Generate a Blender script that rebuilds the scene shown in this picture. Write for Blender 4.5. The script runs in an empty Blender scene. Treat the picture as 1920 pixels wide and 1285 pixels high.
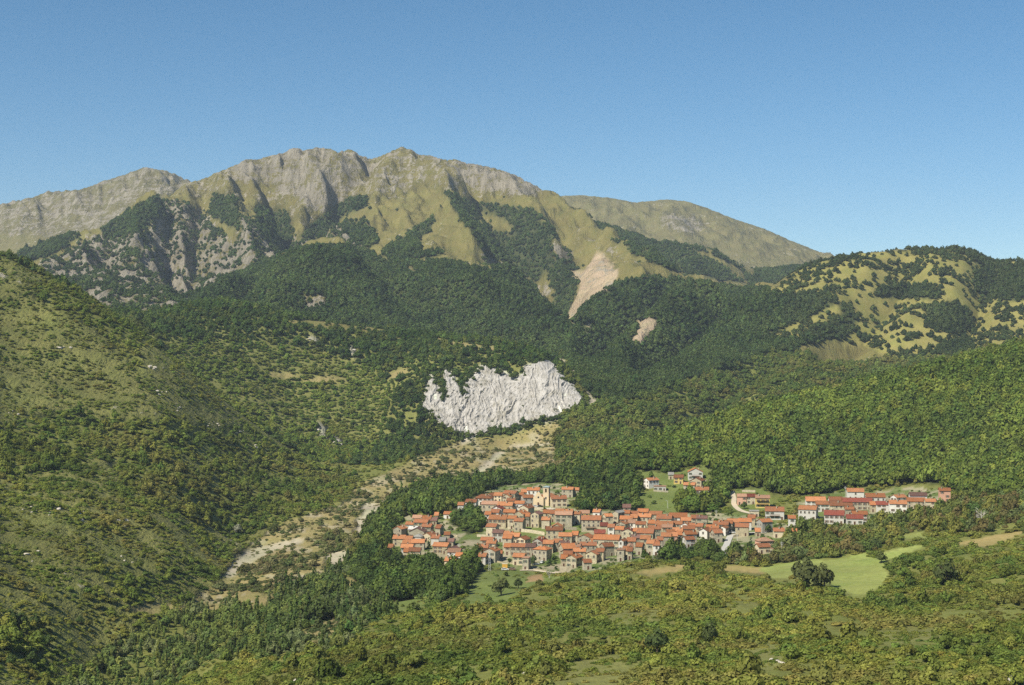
import bpy, bmesh, math, random
import numpy as np
from mathutils import Vector, Matrix

# ------------------------------------------------------------------ camera, sky, sun, exposure
scene = bpy.context.scene
W0, H0, FPX = 1920.0, 1285.0, 3000.0          # picture width and height, focal length in picture pixels
CAMZ = 200.0
cam_data = bpy.data.cameras.new("camera")
cam_data.sensor_width = 36.0
cam_data.lens = FPX / W0 * 36.0
cam_data.clip_start = 1.0
cam_data.clip_end = 60000.0
cam = bpy.data.objects.new("camera", cam_data)
cam.location = (0, 0, CAMZ)
cam.rotation_euler = (math.radians(90), 0, 0)
scene.collection.objects.link(cam)
scene.camera = cam

SUN_EL = 48.0
SUN_AZ = math.radians(180 + 46)               # compass angle from +Y (view direction) clockwise: behind and to one side
sdir = Vector((math.sin(SUN_AZ) * math.cos(math.radians(SUN_EL)), math.cos(SUN_AZ) * math.cos(math.radians(SUN_EL)), math.sin(math.radians(SUN_EL))))
world = bpy.data.worlds.new("World")
scene.world = world
world.use_nodes = True
wn = world.node_tree
wn.nodes.clear()
sky = wn.nodes.new("ShaderNodeTexSky")
sky.sky_type = 'NISHITA'
sky.sun_disc = False
sky.sun_elevation = math.radians(SUN_EL)
sky.sun_rotation = SUN_AZ
sky.altitude = 3000
sky.air_density = 1.0
sky.dust_density = 0.15
sky.ozone_density = 2.6
bg = wn.nodes.new("ShaderNodeBackground")
bg.inputs[1].default_value = 0.074
wo = wn.nodes.new("ShaderNodeOutputWorld")
hs = wn.nodes.new("ShaderNodeHueSaturation")
hs.inputs["Saturation"].default_value = 1.2
hs.inputs["Hue"].default_value = 0.49
wn.links.new(sky.outputs[0], hs.inputs["Color"])
wn.links.new(hs.outputs[0], bg.inputs[0])
wn.links.new(bg.outputs[0], wo.inputs[0])

sun_data = bpy.data.lights.new("sun", 'SUN')
sun_data.energy = 4.8
sun_data.angle = math.radians(0.53)
sun_data.color = (1.0, 0.925, 0.77)
sun = bpy.data.objects.new("sun", sun_data)
sun.rotation_euler = sdir.to_track_quat('Z', 'Y').to_euler()
sun.location = (-2000, -1000, 3000)
scene.collection.objects.link(sun)

scene.view_settings.view_transform = 'Standard'
scene.view_settings.look = 'None'
scene.view_settings.exposure = 0.55
scene.view_settings.gamma = 1.0
scene.view_settings.use_curve_mapping = False
scene.render.engine = 'CYCLES'
scene.cycles.max_bounces = 4
scene.cycles.diffuse_bounces = 2
scene.cycles.glossy_bounces = 1
scene.cycles.transmission_bounces = 1
scene.cycles.volume_bounces = 0
scene.cycles.caustics_reflective = False
scene.cycles.caustics_refractive = False
scene.cycles.use_adaptive_sampling = True
scene.cycles.adaptive_threshold = 0.012
scene.cycles.use_denoising = False
COL = scene.collection
RNG = np.random.default_rng(7)
random.seed(7)

# ------------------------------------------------------------------ noise
def _hash(ix, iy, seed):
    h = (ix.astype(np.int64) * 374761393 + iy.astype(np.int64) * 668265263 + seed * 1442695041) & 0xFFFFFFFF
    h = ((h ^ (h >> 13)) * 1274126177) & 0xFFFFFFFF
    return h ^ (h >> 16)

def perlin(x, y, seed=0):
    x = np.asarray(x, dtype=np.float64); y = np.asarray(y, dtype=np.float64)
    ix = np.floor(x); iy = np.floor(y)
    fx = x - ix; fy = y - iy
    u = fx * fx * fx * (fx * (fx * 6 - 15) + 10); v = fy * fy * fy * (fy * (fy * 6 - 15) + 10)
    def g(dx, dy):
        a = _hash(ix + dx, iy + dy, seed) * (2 * math.pi / 4294967296.0)
        return np.cos(a) * (fx - dx) + np.sin(a) * (fy - dy)
    a = g(0, 0); b = g(1, 0); c = g(0, 1); d = g(1, 1)
    return ((a + (b - a) * u) * (1 - v) + (c + (d - c) * u) * v) * 1.5

def fbm(x, y, octv=4, seed=0, gain=0.5):
    r = 0.0; amp = 1.0; tot = 0.0
    for o in range(octv):
        r = r + amp * perlin(x * 2 ** o, y * 2 ** o, seed + o * 17)
        tot += amp; amp *= gain
    return r / tot

def ridged(x, y, octv=4, seed=0):
    r = 0.0; amp = 1.0; tot = 0.0
    for o in range(octv):
        r = r + amp * (1 - np.abs(perlin(x * 2 ** o, y * 2 ** o, seed + o * 31)) * 1.6)
        tot += amp; amp *= 0.5
    return r / tot

def smooth(a, b, x):
    t = np.clip((x - a) / (b - a), 0, 1)
    return t * t * (3 - 2 * t)

def inside(px, py, poly):
    poly = np.asarray(poly, float)
    out = np.zeros(px.shape, bool)
    m = (px >= poly[:, 0].min()) & (px <= poly[:, 0].max()) & (py >= poly[:, 1].min()) & (py <= poly[:, 1].max())
    idx = np.nonzero(m)[0]
    if len(idx) == 0:
        return out
    x = px[idx]; y = py[idx]
    r = np.zeros(len(idx), bool)
    n = len(poly)
    for i in range(n):
        x1, y1 = poly[i]; x2, y2 = poly[(i + 1) % n]
        if y1 == y2:
            continue
        c = ((y1 > y) != (y2 > y)) & (x < (x2 - x1) * (y - y1) / (y2 - y1) + x1)
        r ^= c
    out[idx] = r
    return out

# ------------------------------------------------------------------ lie of the land: sight lines with a distance in metres
LINES = [
 [(-400,1690,100),(960,1690,100),(2320,1690,100)],
 [(-400,1480,250),(100,1490,280),(300,1490,300),(600,1440,250),(1300,1430,245),(2320,1400,240)],
 [(-400,1290,430),(0,1290,600),(200,1290,730),(330,1290,710),(450,1290,590),(600,1290,480),(800,1290,430),(1000,1290,410),(1300,1290,395),(1600,1290,385),(1920,1290,370),(2320,1290,350)],
 [(-400,1150,520),(0,1190,690),(200,1200,800),(330,1200,820),(500,1200,720),(650,1200,640),(800,1200,590),(1000,1200,560),(1300,1200,540),(1600,1200,530),(1920,1190,520),(2320,1170,500)],
 [(-400,1020,610),(0,1100,770),(200,1110,850),(380,1125,940),(550,1125,890),(700,1125,830),(850,1120,790),(1000,1120,740),(1200,1120,705),(1450,1115,690),(1700,1110,680),(1920,1090,660),(2320,1050,640)],
 [(-400,860,740),(0,1000,870),(150,1010,915),(300,1030,975),(430,1065,1040),(600,1062,1000),(740,1060,975),(900,1070,940),(1000,1078,930),(1100,1075,900),(1200,1055,890),(1350,1055,890),(1500,1055,860),(1700,1040,860),(1920,1010,840),(2320,960,800)],
 [(-400,720,860),(0,900,1020),(150,925,1040),(300,960,1065),(450,1005,1190),(570,985,1210),(690,985,1200),(740,1005,1080),(860,1005,1065),(1000,1010,1040),(1150,1010,1030),(1300,1010,1030),(1450,1000,1030),(1600,980,1040),(1760,955,1050),(1920,925,1050),(2320,850,1000)],
 [(-400,600,1000),(0,790,1180),(150,840,1190),(300,880,1200),(450,915,1310),(600,935,1380),(690,955,1290),(760,950,1210),(870,950,1175),(1000,945,1165),(1100,945,1160),(1200,950,1160),(1300,950,1150),(1420,940,1150),(1600,935,1150),(1760,910,1150),(1920,885,1150),(2320,780,1120)],
 [(-400,500,1200),(0,640,1390),(150,710,1370),(300,780,1340),(450,845,1430),(600,885,1560),(700,900,1530),(800,895,1500),(900,895,1460),(1000,895,1400),(1100,890,1330),(1200,880,1290),(1300,880,1270),(1400,870,1260),(1600,850,1270),(1760,810,1280),(1920,770,1290),(2320,680,1270)],
 [(-400,430,1450),(0,490,1640),(130,540,1590),(200,590,1550),(280,660,1490),(360,720,1500),(450,785,1560),(560,845,1680),(680,862,1720),(800,850,1700),(900,848,1690),(1000,845,1660),(1100,850,1600),(1200,845,1520),(1300,815,1500),(1400,778,1500),(1500,748,1500),(1600,722,1510),(1700,703,1520),(1780,690,1530),(1860,672,1540),(1920,660,1550),(2320,600,1550)],
 [(-400,520,1700),(0,600,1800),(130,630,1800),(200,650,1790),(280,690,1780),(360,735,1790),(450,780,1800),(560,815,1840),(680,825,1850),(790,825,1860),(860,822,1870),(950,815,1870),(1040,795,1850),(1100,790,1800),(1200,800,1750),(1300,800,1750),(1400,780,1800),(1600,745,1850),(1780,715,1850),(1920,690,1850),(2320,640,1850)],
 [(-400,500,1950),(0,580,2000),(200,600,2000),(300,620,1990),(400,665,1980),(550,720,2000),(700,730,2010),(800,705,1975),(900,700,1975),(1000,685,1975),(1050,700,1960),(1095,735,1940),(1130,745,1950),(1200,760,1920),(1300,760,1950),(1400,745,2000),(1500,730,2020),(1600,720,2050),(1780,705,2100),(1920,690,2100),(2320,640,2100)],
 [(-400,480,2200),(0,560,2200),(200,590,2200),(300,590,2180),(350,575,2150),(420,580,2150),(480,592,2150),(560,605,2180),(640,618,2200),(720,625,2220),(800,630,2230),(880,640,2220),(960,652,2180),(1010,665,2120),(1045,690,2050),(1090,720,2020),(1150,720,2100),(1250,715,2150),(1350,705,2200),(1450,700,2250),(1550,690,2300),(1650,690,2320),(1750,690,2330),(1920,670,2330),(2320,620,2300)],
 [(-400,540,2500),(0,590,2500),(200,610,2500),(350,600,2500),(480,610,2500),(600,625,2500),(720,640,2500),(850,650,2500),(960,662,2450),(1040,668,2400),(1100,665,2400),(1200,660,2400),(1300,655,2450),(1450,650,2500),(1600,640,2550),(1750,630,2600),(1920,620,2600),(2320,580,2550)],
 [(-400,500,3000),(0,540,2950),(100,540,2950),(200,560,2950),(350,568,2900),(450,545,2850),(560,545,2800),(700,560,2800),(850,570,2800),(950,590,2800),(1030,610,2800),(1070,610,2850),(1120,585,2850),(1200,570,2800),(1300,575,2750),(1400,585,2750),(1480,570,2750),(1600,540,2800),(1750,530,2850),(1920,535,2850),(2320,540,2800)],
 [(-400,480,3300),(0,520,3300),(60,522,3300),(200,540,3250),(300,562,3200),(352,566,3150),(400,535,3150),(470,508,3120),(560,472,3100),(640,466,3100),(700,482,3100),(760,490,3100),(850,505,3100),(930,520,3150),(1000,555,3150),(1065,598,3150),(1090,570,3200),(1160,520,3200),(1220,520,3150),(1300,535,3100),(1400,545,3050),(1450,540,3020),(1500,511,3050),(1560,487,3080),(1640,475,3100),(1700,472,3100),(1760,472,3100),(1800,469,3100),(1830,480,3100),(1860,495,3100),(1920,498,3100),(2320,530,3000)],
 [(-400,490,3700),(0,505,3700),(40,498,3700),(100,484,3700),(200,482,3700),(300,508,3600),(360,540,3550),(430,520,3550),(500,500,3550),(560,480,3550),(640,462,3550),(720,470,3500),(800,455,3550),(880,485,3500),(930,505,3550),(1000,540,3500),(1070,575,3450),(1110,530,3500),(1160,510,3550),(1220,512,3600),(1290,530,3600),(1400,560,3500),(1500,540,3500),(1600,525,3500),(1800,525,3500),(1920,545,3500),(2320,560,3400)],
 [(-400,500,4000),(0,510,4000),(40,502,3950),(100,474,3850),(190,425,4000),(300,430,3950),(380,455,3950),(440,430,3950),(490,440,3950),(550,450,3900),(600,430,3950),(640,440,3900),(690,420,3950),(740,430,3900),(800,412,3950),(830,398,3950),(860,428,3900),(900,452,3900),(950,472,3850),(1010,500,3850),(1060,500,3850),(1100,470,3950),(1150,472,3950),(1180,489,3930),(1260,522,4000),(1400,560,4000),(1600,540,4000),(2320,570,4000)],
 [(-400,490,4500),(0,492,4500),(100,472,4500),(190,440,4450),(250,396,4250),(300,374,4300),(360,375,4350),(410,365,4350),(460,375,4350),(510,385,4330),(560,395,4330),(600,370,4350),(640,380,4330),(690,365,4350),(740,365,4330),(790,362,4320),(835,357,4300),(870,377,4280),(920,392,4280),(980,400,4280),(1030,405,4280),(1080,417,4300),(1120,447,4250),(1180,490,4300),(1260,510,4300),(1400,550,4300),(2320,580,4300)],
 [(-400,520,5000),(0,500,5000),(150,470,5000),(250,430,4900),(320,380,4750),(365,342,4700),(385,334,4700),(420,318,4700),(465,298,4700),(500,293,4700),(530,288,4700),(550,277,4700),(575,282,4700),(600,276,4700),(635,284,4700),(660,280,4700),(690,303,4700),(720,290,4700),(755,276,4700),(785,289,4700),(830,298,4700),(860,300,4700),(875,305,4700),(920,312,4700),(950,322,4700),(980,334,4650),(1010,352,4600),(1030,370,4580),(1060,396,4600),(1120,416,4650),(1200,449,4700),(1280,462,4650),(1340,475,4600),(1390,507,4550),(1420,530,4550),(1480,505,4600),(1560,520,4600),(1700,540,4600),(2320,580,4600)],
 [(-400,480,5400),(0,450,5300),(100,430,5300),(200,400,5300),(300,385,5200),(365,395,5100),(460,350,5100),(600,330,5100),(755,330,5100),(860,350,5100),(980,390,5100),(1060,440,5100),(1200,485,5200),(1400,525,5200),(1600,535,5200),(2320,590,5200)],
 [(-400,440,5800),(-100,410,5700),(0,385,5700),(60,372,5700),(130,358,5700),(170,352,5700),(210,340,5700),(240,325,5700),(277,313,5700),(310,320,5700),(340,336,5700),(365,352,5700),(420,375,5700),(600,370,5700),(1000,420,5800),(1100,425,5900),(1300,440,5900),(1500,490,5900),(1600,525,5900),(2320,600,5900)],
 [(-400,470,6700),(0,430,6700),(277,390,6700),(600,370,6700),(900,370,6700),(1030,369,6700),(1090,366,6700),(1150,372,6700),(1190,380,6700),(1250,374,6700),(1290,378,6700),(1330,392,6700),(1380,412,6700),(1430,428,6700),(1480,450,6700),(1530,470,6700),(1560,480,6700),(1620,505,6700),(1800,570,6700),(2320,640,6700)],
 [(-400,560,7900),(300,480,7900),(700,450,7900),(1100,450,7900),(1300,470,7900),(1560,560,7900),(2320,700,7900)],
]
VS = 12.0
def dens_line(l, step=70.0):
    out = []
    for (a, b) in zip(l[:-1], l[1:]):
        n = max(1, int(round(abs(b[0] - a[0]) / step)))
        for k in range(n):
            t = k / n
            out.append(tuple(a[i] + (b[i] - a[i]) * t for i in range(3)))
    out.append(l[-1])
    return out
CP = np.array([p for l in LINES for p in dens_line(l)])
cu = CP[:, 0] / 100.0; cv = np.log(CP[:, 2]) * VS; cw = CP[:, 1]
def tps(r2):
    return 0.5 * r2 * np.log(r2 + 1e-9)
n = len(CP)
A = np.zeros((n + 3, n + 3))
A[:n, :n] = tps((cu[:, None] - cu[None]) ** 2 + (cv[:, None] - cv[None]) ** 2) + np.eye(n) * 0.012
A[:n, n] = 1; A[:n, n + 1] = cu; A[:n, n + 2] = cv
A[n:, :n] = A[:n, n:].T
sol = np.linalg.solve(A, np.concatenate([cw, [0, 0, 0]]))
def py_eval(px, d):
    u = px / 100.0; v = np.log(d) * VS
    out = np.empty(u.shape)
    for s in range(0, len(u), 20000):
        e = slice(s, s + 20000)
        out[e] = tps((u[e, None] - cu[None]) ** 2 + (v[e, None] - cv[None]) ** 2) @ sol[:n] + sol[n] + sol[n + 1] * u[e] + sol[n + 2] * v[e]
    return out

# rows of the lattice: finer where the land is steep to the eye
def steps(spec):
    r = []
    for a, b, s in spec:
        r += list(np.arange(a, b, s))
    return np.array(r + [spec[-1][1]], float)
ROWS = steps([(100, 360, 20), (360, 1300, 6), (1300, 2400, 7), (2400, 3400, 9), (3400, 5000, 9), (5000, 5800, 22), (5800, 6800, 18), (6800, 7900, 80)])
COLS = np.arange(-360, 2281, 3.2)
NR, NC = len(ROWS), len(COLS)
# coarse solve then smooth upsampling
cc = np.arange(-400, 2321, 17.0); cr = np.exp(np.linspace(math.log(98), math.log(7950), 260))
G = py_eval(*[a.ravel() for a in np.meshgrid(cc, cr)]).reshape(len(cr), len(cc))
def cubic_rows(G, xs, xq):
    # Catmull-Rom along axis 0, uniform index space
    f = np.interp(xq, xs, np.arange(len(xs)))
    i = np.clip(np.floor(f).astype(int), 1, len(xs) - 3); t = (f - i)[:, None]
    p0, p1, p2, p3 = G[i - 1], G[i], G[i + 1], G[i + 2]
    return 0.5 * (2 * p1 + (p2 - p0) * t + (2 * p0 - 5 * p1 + 4 * p2 - p3) * t ** 2 + (3 * p1 - p0 - 3 * p2 + p3) * t ** 3)
PY = cubic_rows(cubic_rows(G, np.log(cr), np.log(ROWS)).T, cc, COLS).T
PXg, Dg = np.meshgrid(COLS, ROWS)
Xg = (PXg - 960.0) / FPX * Dg
Yg = Dg.copy()
Zg = CAMZ - (PY - 642.5) / FPX * Dg

# relief
mont = smooth(3300, 3700, Dg) * (1 - smooth(5000, 5200, Dg)) * (1 - smooth(1300, 1420, PXg))
crest = np.exp(-((Dg - 4690) / 190.0) ** 2)
hill = smooth(1100, 1500, Dg) * (1 - smooth(3300, 3700, Dg))
near = smooth(330, 420, Dg) * (1 - smooth(1250, 1500, Dg))
vill = np.exp(-(((PXg - 1120) / 420.0) ** 4 + ((Dg - 1080) / 190.0) ** 4))
skew = PXg * 0.35
gul = ridged((PXg + (Dg - 4300) * 0.06) / 120.0, Dg / 900.0, 2, 11) - 0.6
Zg += mont * (1 - 0.72 * crest) * gul * 44.0
Zg += mont * (1 - 0.3 * crest) * (ridged(Xg / 80.0 + 3 + Yg / 300.0, Yg / 210.0, 4, 5) - 0.6) * 42.0
cr2 = mont * crest * smooth(360, 420, PXg) * (1 - smooth(980, 1060, PXg))
Zg += cr2 * (ridged(Xg / 52.0, Yg / 160.0, 4, 77) - 0.62) * 15.0
Zg += hill * fbm(Xg / 190.0, Yg / 190.0, 4, 21) * 13.0
shoulder = smooth(2500, 2750, Dg) * (1 - smooth(3400, 3600, Dg))
Zg += shoulder * (ridged(Xg / 230.0 + Yg / 900.0, Yg / 420.0, 3, 41) - 0.6) * 62.0 * (1 - 0.7 * smooth(1400, 1500, PXg))
mid = smooth(1620, 1800, Dg) * (1 - smooth(2400, 2600, Dg))
Zg += mid * (ridged(Xg / 160.0, Yg / 260.0, 3, 43) - 0.6) * 24.0 * smooth(1090, 1180, PXg)
Zg += near * (1 - 0.85 * vill) * fbm(Xg / 85.0, Yg / 85.0, 4, 31) * 5.5
# spurs (up) and ravines (down) that can be told apart, as lines over the ground
def spur(pts, amp, w):
    global Zg
    best = np.full(Zg.shape, 1e9)
    for (p0, d0), (p1, d1) in zip(pts[:-1], pts[1:]):
        ux, uy = p1 - p0, (d1 - d0) * .22
        t = np.clip(((PXg - p0) * ux + (Dg - d0) * .22 * uy) / (ux * ux + uy * uy), 0, 1)
        best = np.minimum(best, np.hypot(PXg - p0 - t * ux, (Dg - d0) * .22 - t * uy))
    best = best + perlin(Xg / 70.0, Yg / 70.0, 71) * 7.0
    Zg += amp * np.clip(1 - np.abs(best) / w, 0, 1) ** 1.3 * (1 - .92 * np.exp(-((Dg - 4700) / 230.0) ** 2))
for pts, amp, w in (
    ([(770,4600),(805,4450),(835,4300),(850,4000),(885,3600)], 48, 52), ([(690,4640),(655,4450),(610,4150),(565,3800)], -62, 42), ([(635,4640),(590,4400),(530,4150),(470,3850)], 40, 40),
    ([(500,4620),(515,4300),(540,3900),(548,3550)], -52, 36), ([(430,4600),(425,4300),(445,4000),(470,3700)], 34, 36), ([(385,4550),(372,4200),(362,3800),(352,3300)], -48, 34),
    ([(890,4560),(930,4200),(990,3850),(1060,3300)], -66, 48), ([(1010,4560),(1080,4280),(1150,3950),(1215,3600)], 42, 40), ([(860,4600),(900,4420)], -30, 26), ([(940,4600),(985,4300),(1040,3950)], 34, 34),
    ([(560,4640),(570,4450),(590,4300)], -30, 22), ([(730,4620),(720,4400),(700,4150)], 34, 30), ([(290,4250),(260,3950),(250,3600)], 30, 40), ([(210,3950),(190,3650)], -34, 36), ([(320,4200),(318,3900),(320,3550)], -36, 28),
    ([(700,3200),(760,2950),(890,2650),(1000,2480)], -44, 60), ([(600,3080),(560,2850),(520,2600)], 26, 60), ([(480,3050),(440,2750)], -30, 45), ([(820,3080),(900,2850),(990,2620)], 28, 45),
    ([(1250,3080),(1180,2800),(1110,2520)], -46, 48), ([(1400,2950),(1300,2680),(1200,2420)], -40, 46), ([(1300,2900),(1240,2700)], 20, 40),
    ([(1700,2900),(1640,2700),(1560,2500)], -30, 50), ([(1860,2950),(1820,2700)], -26, 46), ([(1420,2250),(1330,2000),(1260,1800)], -20, 55), ([(1560,2250),(1480,1980)], 14, 50)):
    spur(pts, amp * ((1.6 if amp < 0 else .45) if pts[0][1] < 3300 else 1.15), w)
far = smooth(5200, 5500, Dg)
Zg += far * (1 - 0.6 * np.exp(-((Dg - 6700) / 250.0) ** 2) - 0.6 * np.exp(-((Dg - 5700) / 200.0) ** 2)) * (ridged(Xg / 210.0, Yg / 420.0, 4, 61) - 0.6) * 70.0
lp = np.exp(-((Dg - 5700) / 330.0) ** 2) * (1 - smooth(340, 420, PXg))
Zg += lp * (ridged(PXg / 38.0 + Dg / 500.0, Dg / 800.0, 4, 91) - 0.6) * 34.0
# crests brought to their measured heights, with a little raggedness
def crest_fix(pts, dc, band, wid, p0, p1, jag):
    global Zg
    cpx = np.array([p[0] for p in pts]); cpy = np.array([p[1] for p in pts])
    rows = np.nonzero((ROWS > dc - band) & (ROWS < dc + band))[0]
    cur = (642.5 + (CAMZ - Zg[rows]) / Dg[rows] * FPX).min(axis=0)
    want = np.interp(COLS, cpx, cpy) + jag * (perlin(COLS / 11.0, COLS * 0 + dc, 7) + .6 * perlin(COLS / 4.5, COLS * 0 + dc, 9))
    dz = (cur - want) / FPX * dc * smooth(p0 - 12, p0 + 6, COLS) * (1 - smooth(p1 - 6, p1 + 12, COLS))
    Zg += dz[None, :] * np.exp(-((Dg - dc) / wid) ** 2)
for _ in range(2):
    crest_fix([(365,342),(385,334),(405,325),(420,318),(445,308),(465,298),(482,300),(500,293),(530,288),(545,279),(556,277),(575,283),(592,276),(612,278),(635,285),(656,280),(668,286),(690,304),(705,296),(720,291),(740,280),(755,275),(770,280),(785,290),(800,292),(830,299),(860,300),(875,306),(920,313),(935,318),(950,323),(965,328),(980,335),(1010,353),(1030,371)], 4690, 330, 210, 372, 1022, 3.0)
    crest_fix([(-360,440),(-100,410),(0,385),(30,377),(60,372),(95,366),(130,358),(170,353),(190,345),(210,340),(240,326),(262,318),(277,313),(292,318),(310,320),(340,336),(362,344)], 5700, 400, 300, -350, 352, 2.5)
    crest_fix([(1030,369),(1090,366),(1150,372),(1190,380),(1250,374),(1290,378),(1330,392),(1380,412),(1430,428),(1480,450),(1530,470),(1560,480)], 6700, 500, 420, 1050, 1545, 1.2)
PY = 642.5 + (CAMZ - Zg) / Dg * FPX
# running horizon along each column: a point much below it is hidden
ELEV = (Zg - CAMZ) / Dg
HOR = np.maximum.accumulate(ELEV, axis=0)

def lat(px, d):
    fi = np.interp(d, ROWS, np.arange(NR)); fj = np.clip((px - COLS[0]) / (COLS[1] - COLS[0]), 0, NC - 1.001)
    i = np.clip(np.floor(fi).astype(int), 0, NR - 2); j = np.floor(fj).astype(int)
    return i, j, fi - i, fj - j
def bil(F, px, d):
    i, j, a, b = lat(np.asarray(px, float), np.asarray(d, float))
    return (F[i, j] * (1 - a) * (1 - b) + F[i + 1, j] * a * (1 - b) + F[i, j + 1] * (1 - a) * b + F[i + 1, j + 1] * a * b)
def ground_xy(x, y):
    return bil(Zg, 960 + np.asarray(x, float) / np.asarray(y, float) * FPX, y)
def hit(px, py, h=0.0, d0=380.0, d1=7000.0):
    """distance at which the sight line (px, py) comes down to h metres above the ground"""
    dd = np.concatenate([np.arange(d0, min(d1, 2400), 2.0), np.arange(max(d0, 2400), d1, 6.0)]) if d1 > 2400 else np.arange(d0, d1, 2.0)
    g = bil(Zg, np.full(len(dd), float(px)), dd) + h
    r = CAMZ - (py - 642.5) / FPX * dd
    k = np.nonzero(g >= r)[0]
    return float(dd[k[0]]) if len(k) else float(dd[-1])
def place(px, py, h=0.0, d0=380.0, d1=7000.0):
    d = hit(px, py, h, d0, d1)
    x = (px - 960) / FPX * d
    return x, d, float(ground_xy(x, d))

# ------------------------------------------------------------------ land cover: zones on the ground
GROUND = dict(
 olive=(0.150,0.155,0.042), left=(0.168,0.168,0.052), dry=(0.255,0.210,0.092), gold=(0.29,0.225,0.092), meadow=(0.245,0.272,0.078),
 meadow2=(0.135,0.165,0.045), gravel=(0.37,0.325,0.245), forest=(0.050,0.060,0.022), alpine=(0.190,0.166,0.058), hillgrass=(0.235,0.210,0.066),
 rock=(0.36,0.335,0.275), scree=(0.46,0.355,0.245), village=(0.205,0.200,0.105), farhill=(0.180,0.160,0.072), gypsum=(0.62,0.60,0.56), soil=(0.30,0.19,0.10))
# name: vegetation share, form weights (shrub, tree, poplar, conifer), crown radius range, palette, ground, rockiness
Z = {}
ZL = []
def zone(name, dens, forms, r0, r1, pal, ground, rock=0.0):
    Z[name] = len(ZL)
    ZL.append((name, dens, forms, r0, r1, pal, ground, rock))
zone('fore', .74, (1, .05, 0, 0), 0.9, 3.2, 'fore', 'olive', .05)
zone('fore_open', .30, (1, 0, 0, 0), .8, 1.6, 'fore', 'left', .06)
zone('left', .82, (1, .05, 0, 0), 0.7, 3.1, 'left', 'left', .30)
zone('left_open', .85, (1, .06, 0, 0), 0.4, 2.2, 'left', 'left', .26)
zone('left_dense', .66, (1, .25, 0, 0), 1.3, 4.2, 'left', 'olive', .05)
zone('slope2', .78, (.5, .6, 0, 0), 2.0, 5.2, 'slope2', 'left', .10)
zone('slope2_light', .80, (1, .15, 0, 0), 1.8, 4.6, 'slope2l', 'left', .05)
zone('clearing', .06, (1, 0, 0, 0), 1.2, 2.4, 'left', 'dry', .12)
zone('bench', .10, (0, 1, 0, 0), 2.0, 3.5, 'far', 'alpine', .05)
zone('valley', .58, (1, .14, 0, 0), 0.8, 3.0, 'valley', 'dry', .12)
zone('gravel', .16, (1, 0, 0, 0), .8, 1.6, 'valley', 'gravel', .0)
zone('riverwood', .50, (.9, .5, .6, 0), 1.2, 3.9, 'riverwood', 'olive', .0)
zone('darkwood', .50, (0, 1, .06, 0), 2.4, 5.6, 'darkwood', 'forest', .0)
zone('village', .20, (1, .35, 0, 0), .5, 1.8, 'village', 'village', .0)
zone('garden', .16, (1, .4, 0, 0), .8, 2.2, 'village', 'meadow2', .0)
zone('forest_r', .62, (0, 1, 0, 0), 3.0, 6.4, 'forest_r', 'forest', .0)
zone('mixed', .55, (.8, .5, .1, 0), 1.4, 4.4, 'mixed', 'olive', .0)
zone('meadow', 0.0, (1, 0, 0, 0), 1, 1, 'fore', 'meadow', .0)
zone('meadow2', .05, (1, .2, 0, 0), .8, 2.0, 'fore', 'meadow2', .0)
zone('gold', .03, (1, 0, 0, 0), .6, 1.2, 'fore', 'gold', .0)
zone('soil', 0.0, (1, 0, 0, 0), 1, 1, 'fore', 'soil', .0)
zone('midslope', .82, (.8, .5, 0, 0), 2.0, 5.0, 'mid', 'olive', .05)
zone('gorge', 1.0, (0, 1, 0, .05), 3.4, 5.2, 'far', 'forest', .0)
zone('farwood', 1.0, (0, 1, 0, 0), 4.0, 6.0, 'far', 'forest', .0)
zone('sparse', .42, (0, 1, 0, 0), 3.2, 5.2, 'far', 'alpine', .98)
zone('alpine', .004, (0, 1, 0, 0), 3.0, 5.0, 'far', 'alpine', .40)
zone('rocky', .0, (0, 1, 0, 0), 3, 4, 'far', 'alpine', .74)
zone('crag', .0, (0, 1, 0, 0), 3, 4, 'far', 'alpine', .94)
zone('scree', .0, (0, 1, 0, 0), 3, 4, 'far', 'scree', .58)
zone('track', .0, (0, 1, 0, 0), 3, 4, 'far', 'rock', .5)
zone('farhill', .0, (0, 1, 0, 0), 3, 4, 'far', 'farhill', .42)
zone('farcrag', .0, (0, 1, 0, 0), 3, 4, 'far', 'farhill', .80)
zone('hillgrass', .08, (0, 1, 0, 0), 2.8, 5.4, 'hill', 'hillgrass', .04)
zone('hillwood', 1.0, (0, 1, 0, 0), 3.8, 5.6, 'hill', 'forest', .0)
zone('gypsum', .0, (0, 1, 0, 0), 3, 4, 'far', 'gypsum', .0)

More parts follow.
